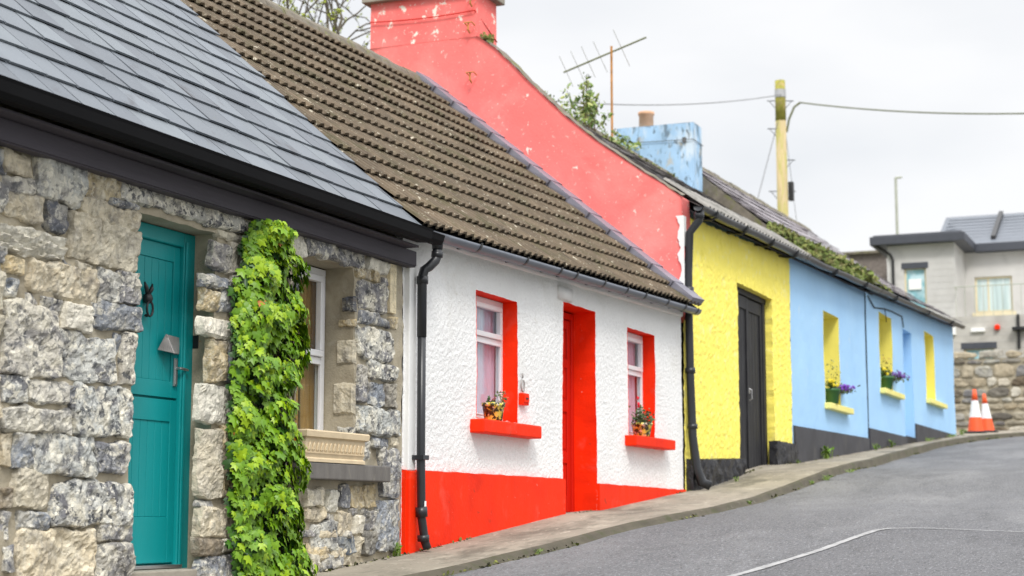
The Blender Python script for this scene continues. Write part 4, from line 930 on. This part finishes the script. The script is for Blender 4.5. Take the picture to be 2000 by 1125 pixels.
WD = [((12.62, 6.3), 26, .11, .07, 'green weed at the foot of the stone wall beside the red corner'), ((13.3, 5.33), 20, .05, .08, 'low weed at the kerb below the black downpipe'),
      ((19.2, 5.10), 16, .06, .06, 'small weed on the kerb edge in front of the white cottage'), ((22.7, 5.18), 16, .07, .07, 'small green weed on the kerb in front of the yellow cottage'), ((23.4, 5.12), 22, .08, .14, 'yellowing weed clump in the gutter by the kerb'),
      ((25.1, 5.15), 16, .07, .12, 'weed growing at the kerb below the yellow corner'), ((28.4, 6.22), 40, .22, .16, 'tall weed tuft at the foot of the grey plinth'), ((34.5, 6.24), 22, .18, .12, 'weed at the wall foot below the second yellow window'),
      ((32.7, 6.22), 18, .14, .1, 'weed at the wall joint below the crack in the blue wall'), ((22.3, 6.1), 14, .07, .08, 'small weed under the rough black plinth'), ((26.3, 6.22), 12, .08, .08, 'weed at the black plinth corner beside the blue wall'),
      ((39, 6.22), 20, .1, .2, 'low weeds under the last blue wall section'), ((42.2, 6.2), 20, .1, .25, 'low weeds near the far end of the blue cottage'), ((44.6, 6.3), 26, .16, .2, 'yellow-green weed at the end corner of the blue cottage')]
for (x, y), n, h, sp, lab in WD:
    blade_tuft('weed', lab, (x, y, (pz(x, y) if y > ky(x)+.05 else rz(x, y-.1))), n, h, sp)
def bush(name, label, pts, n, size, cols, cat='plant', stems=()):
    b = MB(); c0 = pts[0][0]
    t = thing(name, label, cat, tuple(c0))
    for (c, rx, ry, rz_) in pts:
        for i in range(int(n)):
            d = rv().normalized()*random.random()**.5; p = Vector(c)+Vector((d.x*rx, d.y*ry, d.z*rz_)); k = random.uniform(.6, 1.3); col = random.choice(cols)
            leaf(b, p, rv()+Vector((-.3, -1, .4)), rv()+Vector((0, 0, .4)), size*random.uniform(.6, 1.3), tuple(v*k for v in col), shape=[(0, 0), (.22, .3), (.2, .7), (0, 1), (-.2, .7), (-.22, .3)])
    b.build('foliage', 'leaf', t, recalc=False)
    if stems:
        b = MB()
        for s in stems: b.tube(s, [.008]*(len(s)-1)+[.003], 5)
        b.build('stem', 'stem', t)
    return t
GR = [(.16, .24, .05), (.22, .3, .05), (.1, .18, .03), (.3, .33, .1)]
rc = W(1140, 250, 9.9)
stems = []; pts = []
for i in range(13):
    dx = random.uniform(-.75, .75); h = random.uniform(.4, 1.05)*(1-abs(dx+.1)*.5); base = Vector((rc.x+dx*.6+.1, 9.85, PY.p((rc.x-21.1)/11.65, 1, 0).z-.06)); top = base+Vector((dx*.5, random.uniform(-.2, .2), h))
    stems.append([base, base.lerp(top, .5)+Vector((.03, 0, 0)), top])
    for k in (.35, .55, .75, .95): pts.append((base.lerp(top, k), .1, .1, .09))
bush('roof_shrub', 'wispy green shrub seeded on the ridge behind the pink gable', pts, 7, .1, GR, stems=stems)
ptx = []
for px1 in range(0, 5): 
    q = W(1195+px1*11, 268+px1*5, 9.8); ptx.append((q, .2, .15, .14))
bush('roof_weed', 'low green weed at the foot of the aerial mast beside the blue chimney', ptx, 26, .1, GR)
ptx = []
for k in range(7): 
    x_ = 24.6+k*.35; ptx.append(((x_, 9.75, PY.p((x_-21.1)/11.65, .97, .05).z), .2, .15, .07))
bush('roof_weed', 'low yellow-green growth along the ridge under the wispy shrub', ptx, 26, .07, GR)
b = MB()
random.seed(21)
def mossline(b, X0, X1, v0f, v1f, P, n, size, cols, lift=.05):
    for i in range(n):
        x = random.uniform(X0, X1); u = (x-P.A.x)/(P.B.x-P.A.x); v = random.uniform(v0f(x), v1f(x)); p = P.p(u, v, random.uniform(0, lift)); k = random.uniform(.6, 1.3); c = random.choice(cols)
        leaf(b, p, rv()*.7+Vector((-.2, -.7, .7)), rv(), size*random.uniform(.6, 1.3), tuple(q*k for q in c), shape=[(0, 0), (.3, .3), (.3, .7), (0, 1), (-.3, .7), (-.3, .3)])
mossline(b, 28.8, 32.6, lambda x: lerp(.42, .03, (x-28.8)/3.8)*0+.02+.0*x, lambda x: lerp(.04, .5, min(1, (x-28.8)/3.2)), PY, 0, .1, GR)
MO = [(.12, .16, .03), (.18, .2, .05), (.08, .11, .02), (.22, .21, .08)]
for i in range(2400):
    t = random.random()**.8; y_ = lerp(6.15, 8.15, t); x_ = 32.6-abs(random.gauss(0, lerp(.55, .16, t))); 
    u = (x_-21.1)/11.65; v = (y_-6.15)/3.85; p = PY.p(u, v, .02+random.uniform(0, .24)*(1-t*.5)*(1 if x_ > 32.0 else .4)); k = random.uniform(.6, 1.25); c = random.choice(MO)
    leaf(b, p, rv()*.7+Vector((-.6, -.6, .5)), rv(), .1*random.uniform(.6, 1.3), tuple(q*k for q in c), shape=[(0, 0), (.3, .3), (.3, .7), (0, 1), (-.3, .7), (-.3, .3)])
mo = b.build('roof_moss', 'mossm', recalc=False, loc=(32, 6.3, 5.8)); tag(mo, 'thick green moss and ivy growing on the roof edge above the blue wall', 'moss', kind='stuff')
b = MB()
for (x0_, x1_, P_, vv, n) in ((33.0, 34.6, PB, .04, 260), (27.5, 33, PY, .99, 200)):
    mossline(b, x0_, x1_, lambda x, vv=vv: vv-.05, lambda x, vv=vv: min(1, vv+.05), P_, n, .06, MO, .03)
tag(b.build('roof_moss', 'mossm', recalc=False, loc=(31, 8, 6.5)), 'thin scattered moss along the old slate ridge', 'moss', kind='stuff')
b = MB()
for i in range(60):
    p = Vector((20.85+random.uniform(0, .2), 9.14+random.gauss(0, .04), 7.98+random.gauss(0, .04))); leaf(b, p, rv()+Vector((-1, -1, .5)), rv(), .05, random.choice(MO[:2]))
tag(b.build('chimney_moss', 'mossm', recalc=False, loc=(20.9, 9.14, 7.98)), 'small tuft of moss on the shoulder of the pink chimney', 'moss')

b = MB()
random.seed(33)
for i in range(5200):
    x = random.uniform(10.5, 46)
    if nz(x, 3, 0, 1.1)+.5*nz(x, 1, 0, 4) < .08: continue
    wall = random.random() < .45 and x < 44
    if wall:  # wall-foot tufts put dark damp shading into the pavement junction
        y = FY-.045-abs(random.gauss(0, .02)); z = pz(x, y)
    else:
        y = ky(x)-.02-abs(random.gauss(0, .022)); z = rz(x, y-.03)+.004
    k = random.uniform(.6, 1.3); c = random.choice(((.10, .12, .02), (.07, .07, .03), (.16, .17, .04), (.05, .05, .03)))
    leaf(b, Vector((x, y, z)), rv()*.6+Vector((0, -.3, 1)), rv(), random.uniform(.012, .034)*(1+x/60), tuple(q*k for q in c), shape=[(0, 0), (.35, .3), (.3, .7), (0, 1), (-.3, .7), (-.3, .3)])
tag(b.build('kerb_moss_foot_shading', 'mossm', recalc=False, loc=(25, 5.3, 2.2)), 'thin moss and dirt in the kerb joint, with dark tufts as damp shading along the wall foot', 'moss', kind='stuff')
# ------------------------------------------------------------------ aerial
an = thing('tv_aerial', 'rusty television aerial standing on the roof behind the pink gable', 'aerial', (28.57, 10, 8.0))
b = MB(); b.tube([(28.57, 10, 8.0), (28.57, 10, 9.95)], .022, 8); b.build('mast', 'rust', an)
up = Vector((0, 0, 1)); mt = Vector((28.57, 10, 9.84)); dr_ = (_R*math.cos(R(23.5))+up*math.sin(R(23.5))); sc_ = 30.5/3350
b = MB(); b.tube([mt-dr_*104*sc_, mt+dr_*76*sc_], .016, 6); b.build('boom', 'cable', an)
el = (Vector((0, 0, .92))-_R*.40).normalized()
for t in (-98, -73, -50, -24, 22):
    b = MB(); c = mt+dr_*t*sc_; L_ = .31 if t < 0 else .37; b.tube([c-el*L_, c+el*L_], .008, 5); b.build('element', 'steel', an)
# ------------------------------------------------------------------ pole, wires, lamp
pl = thing('utility_pole', 'wooden utility pole with green algae at its top, behind the blue cottage', 'pole', (52, 12.58, 3.6))
b = MB(); b.smooth = True; b.tube([(52, 12.56, 3.4), (52, 12.58, 13.9)], [.19, .167], 14); b.build('pole', 'polewood', pl)
b = MB(); b.smooth = True; b.tube([(52, 12.58, 13.85), (52, 12.58, 15.15)], [.17, .16], 14); b.build('pole_top', 'polemoss', pl)
b = MB(); b.tube([(52, 12.58, 14.6), (52, 12.58, 14.85)], .18, 14); b.build('collar', 'steel', pl)
for i, z in enumerate((11.6, 12.6, 13.6, 14.5)):
    for s in (-1, 1):
        if (i+s) % 3 == 0: continue
        b = MB(); b.tube([Vector((52, 12.58, z))+_R*s*.1, Vector((52, 12.58, z))+_R*s*.42], .015, 5); b.tube([Vector((52, 12.58, z-.25))+_R*s*.15, Vector((52, 12.58, z))+_R*s*.36], .01, 5); b.build('step_bolt', 'iron', pl)
b = MB(); c = Vector((52, 12.58, 0))+_R*.18; b.tube([c+Vector((0, 0, 13.5)), c+Vector((0, 0, 13.9))+_R*.08, c+Vector((0, 0, 14.3))+_R*.25, c+Vector((0, 0, 14.45))+_R*.45], .035, 8); b.build('cable_arm', 'cable', pl)
b = MB(); c = Vector((52, 12.55, 11.6))+_R*.25; b.box(c.x-.08, c.x+.08, c.y-.08, c.y+.08, 11.3, 11.9); b.build('junction_box', 'iron', pl, bevel=.02)
b = MB(); c = Vector((52, 12.58, 14.45))+_R*.6; slack(c, WX(2150, 216, 46), .2, .022, b, 24); tag(b.build('overhead_cable', 'cable', loc=c), 'thick green-grey cable running right from the utility pole', 'cable', 'cables of the utility pole')
b = MB(); c = Vector((52, 12.5, 14.7)); slack(c, WX(1000, 190, 34), .25, .012, b, 24); tag(b.build('overhead_cable', 'wirethin', loc=c), 'thin faint cable running left from the pole behind the aerial', 'cable', 'cables of the utility pole')
b = MB(); b.tube([(52, 12.6, 14.1), WX(1480, 390, 50)+Vector((0, .3, -1))], .012, 5); tag(b.build('stay_wire', 'wirethin', loc=(52, 12.6, 14.1)), 'thin stay wire slanting left of the utility pole', 'wire', 'stay wires')
b = MB(); b.tube([(52, 12.5, 14.1), WX(1562, 430, 52)+Vector((0, 0, -1))], .008, 5); tag(b.build('stay_wire', 'wirethin', loc=(52, 12.5, 14.1)), 'very thin stay wire slanting right of the utility pole', 'wire', 'stay wires')
lp = thing('street_lamp', 'slim grey street lamp post rising beyond the far roofs', 'lamp post', (75, 13.06, 4.6))
b = MB(); b.tube([(75, 13.06, 4.4), (75, 13.06, 16.3)], [.09, .06], 10); b.build('post', 'lampgrey', lp)
b = MB(); b.tube([Vector((75, 13.06, 16.3)), Vector((75, 13.06, 16.33))+_R*.28], [.06, .04], 8); b.build('lamp_head', 'lampgrey', lp)

# ------------------------------------------------------------------ far wall and buildings
random.seed(5)
b = MB(); b.m = 0; b.cur = (.3, .25, .18, 0); b.box(54, 54.5, -9, 9.4, 3.2, 6.32)
class RX:   # wrap stone() so that its wall faces -x
    pass
b2 = MB()
z = 3.6
while z < 6.36:
    h = random.uniform(.14, .42); y = 4.2
    while y < 9.3:
        w = random.uniform(.3, .85); hh = h*random.uniform(.8, 1.05)
        stone(b2, y+.02, y+w-.02, z+.015, z+hh-.01, 0, random.choice('bbbllwnng'), prot=.07, cell=.07, rnd=.45); y += w
    z += h
off = len(b.v)
for (x_, y_, z_), c_ in zip(b2.v, b2.c): b.v.append((54+y_, x_, z_)); b.c.append((c_[0]*.62, c_[1]*.6, c_[2]*.58, c_[3]*.6))
for f_ in b2.f: b.f.append(tuple(i+off for i in f_)); b.mi.append(1); b.sm.append(False)
o = b.build('rubble_wall', ['mortar', 'rubble'], loc=(54, 6, 4.1), recalc=False); tag(o, 'rough stone boundary wall behind the traffic cones', 'wall')

gh = thing('grey_house', 'unpainted grey block house with flat dark-edged roof beyond the stone wall', 'house', (61, 8, 4.4))
def wallX(b, X, y0, y1, z0, z1, opens, th=.3):   # wall facing -x with openings (y0,y1,z0,z1)
    ys = sorted(set([y0, y1]+[o[0] for o in opens]+[o[1] for o in opens])); zs = sorted(set([z0, z1]+[o[2] for o in opens]+[o[3] for o in opens]))
    for a, c in zip(ys, ys[1:]):
        for p, q in zip(zs, zs[1:]):
            if any(o[0]-1e-6 <= a and c <= o[1]+1e-6 and o[2]-1e-6 <= p and q <= o[3]+1e-6 for o in opens): continue
            b.poly([(X, a, p), (X, c, p), (X, c, q), (X, a, q)])
    for o in opens:
        for ya_ in o[:2]: b.poly([(X, ya_, o[2]), (X+th, ya_, o[2]), (X+th, ya_, o[3]), (X, ya_, o[3])])
        for za_ in o[2:]: b.poly([(X, o[0], za_), (X+th, o[0], za_), (X+th, o[1], za_), (X, o[1], za_)])
o1 = (9.5, 10.26, 8.4, 10.12); o2 = (6.9, 8.2, 8.72, 10.0); o3 = (7.12, 8.12, 6.55, 7.1)
b = MB(); wallX(b, 60, 8.52, 10.82, 4, 10.96, [o1]); b.poly([(60, 8.52, 4), (62.5, 8.52, 4), (62.5, 8.52, 10.96), (60, 8.52, 10.96)]); b.poly([(60, 10.82, 4), (66, 10.82, 4), (66, 10.82, 10.96), (60, 10.82, 10.96)])
wallX(b, 62.5, -6, 8.52, 4, 10.9, [o2, (2.5, 4.2, 8.6, 10)]); b.poly([(62.5, -6, 4), (70, -6, 4), (70, -6, 10.9), (62.5, -6, 10.9)])
b.poly([(66, -6, 4), (66, 10.8, 4), (66, 10.8, 10.9), (66, -6, 10.9)])
b.build('wall', 'block', gh, recalc=False)
b = MB(); wallX(b, 58.6, -3, 8.6, 4, 8.15, [o3], th=.25); b.poly([(58.6, -3, 8.15), (58.6, 8.6, 8.15), (62.5, 8.6, 8.15), (62.5, -3, 8.15)]); b.poly([(58.6, 8.6, 4), (60, 8.6, 4), (60, 8.6, 8.15), (58.6, 8.6, 8.15)]); b.build('lower_wall', 'block2', gh, recalc=False)
b = MB()   # mortar joints of the blockwork, raised slightly
for k in range(30):
    z = 4.6+k*.225
    if z < 10.9: b.box(59.994, 60.0, 8.55, o1[0]-.05, z, z+.02); b.box(59.994, 60.0, o1[1]+.05, 10.8, z, z+.012); b.box(62.494, 62.5, -2, 6.8, z, z+.012)
    if z < 8.1: b.box(58.594, 58.6, 2, 8.55, z, z+.012)
b.build('block_joints', 'block', gh)
b = MB(); b.box(59.6, 62.9, 8.1, 11.35, 10.92, 11.22); b.box(59.7, 62.8, 8.2, 11.25, 11.22, 11.28); b.build('flat_roof', 'darkfascia', gh, bevel=.02)
b = MB(); b.box(62.1, 66, -6.3, 8.1, 10.86, 11.16); b.build('fascia', 'darkfascia', gh, bevel=.02)
b = MB(); b.poly([(62.3, -6.3, 11.17), (62.3, 8.1, 11.17), (62.6, 9.6, 11.2), (65.5, 9.55, 12.75), (65.5, -6.3, 12.75)]); b.poly([(65.5, -6.3, 12.75), (65.5, 9.55, 12.75), (69, 9.55, 11), (69, -6.3, 11)])
for k in range(9): 
    t = k/9; b.box(lerp(62.35, 65.4, t), lerp(62.35, 65.4, t)+.05, -6.2, 9.4 if t > .15 else 8.0, lerp(11.19, 12.72, t), lerp(11.19, 12.72, t)+.006)
b.build('roof', 'farslate', gh, recalc=False)
b = MB(); b.hexa([(62.7, 7.44, 11.3), (62.7, 7.6, 11.3), (65.4, 7.6, 12.65), (65.4, 7.44, 12.65), (62.7, 7.44, 11.5), (62.7, 7.6, 11.5), (65.4, 7.6, 12.85), (65.4, 7.44, 12.85)]); b.build('flue', 'iron', gh)
b.v = []
for (X, o, gm, fm, lint) in ((60, o1, 'farglass', 'cream', True), (62.5, o2, 'farcurtain', 'cream', False), (58.6, o3, 'farglass', 'cream', True)):
    b = MB(); y0, y1, z0, z1 = o; f = .07; X2 = X+.1
    b.box(X2, X2+.06, y0, y0+f, z0, z1); b.box(X2, X2+.06, y1-f, y1, z0, z1); b.box(X2+.001, X2+.059, y0+f, y1-f, z0, z0+f); b.box(X2+.001, X2+.059, y0+f, y1-f, z1-f, z1)
    if o is o2: b.box(X2+.002, X2+.058, (y0+y1)/2+.16, (y0+y1)/2+.22, z0+f, z1-f)
    w = b.build('window', fm, gh, bevel=.004)
    b = MB(); b.box(X2+.025, X2+.035, y0+f, y1-f, z0+f, z1-f); b.build('pane', gm, w)
    b = MB()
    if lint: b.box(X-.02, X+.1, y0-.08, y1+.08, z1-.04, z1+.17); b.build('lintel', 'darkfascia', w)
    else:
        b.box(X-.06, X+.1, y0-.1, y1+.1, z0-.13, z0); b.build('sill', 'cream', w)
b = MB(); b.box(60.06, 60.10, 9.68, 10.12, 9.35, 9.72); b.build('paper_notice', 'paper', gh)
b = MB()
for k in range(22): y = lerp(2.0, 8.4, k/21); b.tube([(59.2, y, 8.17), (59.2, y, 9.25)], .010, 5)
b.tube([(59.2, 2, 9.25), (59.2, 8.45, 9.25)], .018, 6); b.tube([(59.2, 8.45, 9.25), (60, 8.45, 9.25)], .018, 6); b.build('railing', 'lampgrey', gh)
b = MB(); b.tube([(59.75, 11.2, 10.95), (59.85, 10.9, 10.75), (59.9, 10.7, 10.6), (59.92, 10.62, 10.4), (59.92, 10.62, 8)], .05, 8); b.build('downpipe', 'iron', gh)
b = MB(); b.tube([(58.52, 6.32, 7.0), (58.52, 6.32, 8.15)], .05, 8); b.box(58.3, 58.6, 6.0, 6.5, 7.62, 7.72); b.build('downpipe', 'iron', gh)
b = MB(); b.box(58.5, 58.6, 8.35, 8.5, 7.55, 7.85); b.build('meter_box', 'paper', gh, bevel=.01)
b = MB(); b.box(58.5, 58.6, 7.4, 7.85, 7.62, 7.74); b.build('wall_light', 'paper', gh, bevel=.01)
b = MB(); b.lathe((58.54, 7.0, 7.66), [(.02, 0), (.09, .02), (.09, .14), (.03, .18)], 12); b.build('alarm_lamp', 'red', gh)
bh = thing('brick_house', 'dark brown brick gable building partly hidden behind the blue roof', 'house', (69, 13, 4.6))
b = MB(); b.box(68, 74, 11.9, 16.5, 4.4, 11.9); b.build('wall', 'brick', bh)
b = MB(); b.box(67.8, 74.2, 11.75, 16.7, 11.9, 12.02); b.build('roof', 'ridge', bh, bevel=.02)
b = MB(); b.box(67.0, 67.9, 11.86-1.1, 12.1, 4.4, 11.6); b.build('side_wall', 'whitesmooth', bh)

# ------------------------------------------------------------------ cones
def cone(c, h, lean, label):
    t = thing('traffic_cone', label, 'traffic cone', c, 'traffic cones by the stone wall')
    s = h/1.0
    def band(z0, z1): 
        b = MB(); b.smooth = True; r = lambda z: lerp(.19, .035, z/h)*s
        b.lathe(c, [(r(z0), z0), (r(z1), z1)]+([(.02, z1)] if z1 >= h-.01 else []), 24, cap=z1 >= h-.01)
        for i, v in enumerate(b.v): b.v[i] = (v[0], v[1]+lean*(v[2]-c[2]), v[2])
        return b
    body = band(.04, h*.36).build('lower_band', 'orange', t); band(h*.36, h*.74).build('reflective_sleeve', 'conewhite', t)
    band(h*.74, h).build('tip', 'orange', t)
    b = MB(); b.box(c[0]-.24*s, c[0]+.24*s, c[1]-.24*s, c[1]+.24*s, c[2], c[2]+.045); b.build('base', 'coneblack', t, bevel=.015)
c = WX(1906, 842, 46.5); cone((46.5, c.y, pz(46.5, c.y)), 1.16, 0, 'orange and white traffic cone, taller front one of the pair by the stone wall')
c = WX(1930, 842, 47.4); cone((47.3, c.y+.0, pz(47.3, c.y)), 1.04, .06, 'orange and white traffic cone, shorter one leaning behind its partner')

# ------------------------------------------------------------------ tree behind the tiled roof
random.seed(11)
tr = thing('tree', 'thin early spring tree with bare twigs and few leaves behind the tiled roof', 'tree', (24.6, 14.9, 2.2))
bb = MB(); lb = MB()
def grow(p, d, L, r, lvl):
    pts = [p]; q = p.copy(); dd = d.copy(); n = 5
    for i in range(n):
        dd = (dd+rv()*.13+Vector((0, 0, .05))).normalized(); q = q+dd*L/n; pts.append(q.copy())
    bb.tube(pts, [lerp(r, r*.55, i/n) for i in range(n+1)], 6 if lvl < 2 else 4, cap=False)
    if lvl >= 4:
        for k in range(5):
            pp = pts[random.randint(2, n)]; kk = random.uniform(.7, 1.3)
            if random.random() < .7:
                for _ in range(2): leaf(lb, pp+rv()*.03, rv(), rv(), random.uniform(.05, .11), (.3*kk, .36*kk, .04), shape=[(0, 0), (.3, .4), (0, 1), (-.3, .4)])
        return
    for k in range(4 if lvl < 3 else 3):
        s = pts[random.randint(2, n)]; nd = (dd+rv()*.62).normalized(); grow(s, nd, L*random.uniform(.55, .75), r*.5, lvl+1)
    grow(pts[-1], (dd+rv()*.2).normalized(), L*.7, r*.55, lvl+1)
root = Vector((24.6, 14.9, 2.2)); top = Vector((24.4, 14.6, 6.6)); bb.tube([root, root.lerp(top, .5)+Vector((.1, 0, 0)), top], [.16, .13, .09], 8)
def limb(a, c, r, lvl):
    L = (c-a).length; pts = []; off = rv()*.08*L; n = 7
    for i in range(n+1):
        t = i/n; pts.append(a.lerp(c, t)+off*math.sin(t*math.pi)+rv()*.012*L)
    bb.tube(pts, [lerp(r, r*.35, i/n) for i in range(n+1)], 5, cap=False)
    d = (c-a).normalized()
    if lvl < 3:
        for k in range((6, 4, 2)[lvl]):
            s_ = pts[random.randint(2, n)]; nd = (d+rv()*.5).normalized(); limb(s_, s_+nd*L*random.uniform(.18, .42), max(.003, r*.42), lvl+1)
    if lvl >= 1:
        for k in range(3):
            p_ = pts[random.randint(1, n)]+rv()*.015; kk = random.uniform(.7, 1.3)
            for _ in range(2): leaf(lb, p_, rv(), rv(), random.uniform(.03, .075), (.34*kk, .40*kk, .04), shape=[(0, 0), (.3, .4), (0, 1), (-.3, .4)])
for px_t, py_t in ((505, -60), (535, -120), (560, -40), (590, -90), (612, -20), (640, -70), (668, 30), (690, 45), (650, 0), (470, -150), (700, -60), (575, -200)):
    t_ = W(px_t, py_t, 14.6+random.uniform(-.5, .9)); limb(top+Vector((0, 0, random.uniform(-1.2, 0))), t_, .04, 0)
bb.build('trunk', 'bark', tr, recalc=False); lb.build('crown', 'leaf', tr, recalc=False)

# ------------------------------------------------------------------ light, sky, camera
w = bpy.data.worlds.new('World'); S.world = w; w.use_nodes = True; nt = w.node_tree; N = nt.nodes; L = nt.links
for n in list(N): N.remove(n)
out = N.new('ShaderNodeOutputWorld'); SUN_EL, SUN_AZ = 48, -146   # sun high over the camera's right shoulder
sky = N.new('ShaderNodeTexSky'); sky.sky_type = 'NISHITA'; sky.sun_disc = False; sky.sun_elevation = R(SUN_EL)
sd = Vector((math.cos(R(SUN_EL))*math.cos(R(SUN_AZ)), math.cos(R(SUN_EL))*math.sin(R(SUN_AZ)), math.sin(R(SUN_EL))))
sky.sun_rotation = math.atan2(sd.x, sd.y)
b1 = N.new('ShaderNodeBackground'); b1.inputs[1].default_value = .1; L.new(sky.outputs[0], b1.inputs[0])
tc = N.new('ShaderNodeTexCoord'); sp = N.new('ShaderNodeSeparateXYZ'); L.new(tc.outputs['Generated'], sp.inputs[0])
mr = N.new('ShaderNodeMapRange'); mr.inputs[1].default_value = .3; mr.inputs[2].default_value = .95; mr.inputs[3].default_value = .745; mr.inputs[4].default_value = 2.3; L.new(sp.outputs[2], mr.inputs[0])
mp = N.new('ShaderNodeVectorMath'); mp.operation = 'MULTIPLY'; mp.inputs[1].default_value = (1, 1, 2.6); L.new(tc.outputs['Generated'], mp.inputs[0])
ns = N.new('ShaderNodeTexNoise'); ns.inputs['Scale'].default_value = 3.2; ns.inputs['Detail'].default_value = 5; ns.inputs['Roughness'].default_value = .45; L.new(mp.outputs[0], ns.inputs['Vector'])
cr = N.new('ShaderNodeMix'); cr.data_type = 'RGBA'; cr.inputs[6].default_value = (.84, .865, .90, 1); cr.inputs[7].default_value = (1.03, 1.03, 1.035, 1)
m2 = N.new('ShaderNodeMapRange'); m2.inputs[1].default_value = .30; m2.inputs[2].default_value = .56; L.new(ns.outputs['Fac'], m2.inputs[0]); L.new(m2.outputs[0], cr.inputs[0])
b2_ = N.new('ShaderNodeBackground'); L.new(cr.outputs[2], b2_.inputs[0]); L.new(mr.outputs[0], b2_.inputs[1])
mx = N.new('ShaderNodeMixShader'); mx.inputs[0].default_value = .93; L.new(b1.outputs[0], mx.inputs[1]); L.new(b2_.outputs[0], mx.inputs[2]); L.new(mx.outputs[0], out.inputs[0])
sl = bpy.data.lights.new('sun', 'SUN'); sl.energy = 1.75; sl.angle = R(14); sl.color = (1, .965, .91)
so = bpy.data.objects.new('sun', sl); COL.objects.link(so); so.rotation_euler = sd.to_track_quat('Z', 'Y').to_euler(); so.location = (0, -5, 20)
cam = bpy.data.cameras.new('camera'); co = bpy.data.objects.new('camera', cam); COL.objects.link(co)
co.location = (0, 0, EYE); co.rotation_euler = _F.to_track_quat('-Z', 'Y').to_euler()
cam.sensor_width = 36; cam.lens = FL/2000*36; cam.clip_end = 2000; cam.clip_start = .1
cam.dof.use_dof = True; cam.dof.focus_distance = 12.8; cam.dof.aperture_fstop = 2.4
S.camera = co
S.view_settings.view_transform = 'Standard'; S.view_settings.look = 'None'; S.view_settings.exposure = .42; S.view_settings.gamma = 1
S.render.resolution_x = 1024; S.render.resolution_y = 576
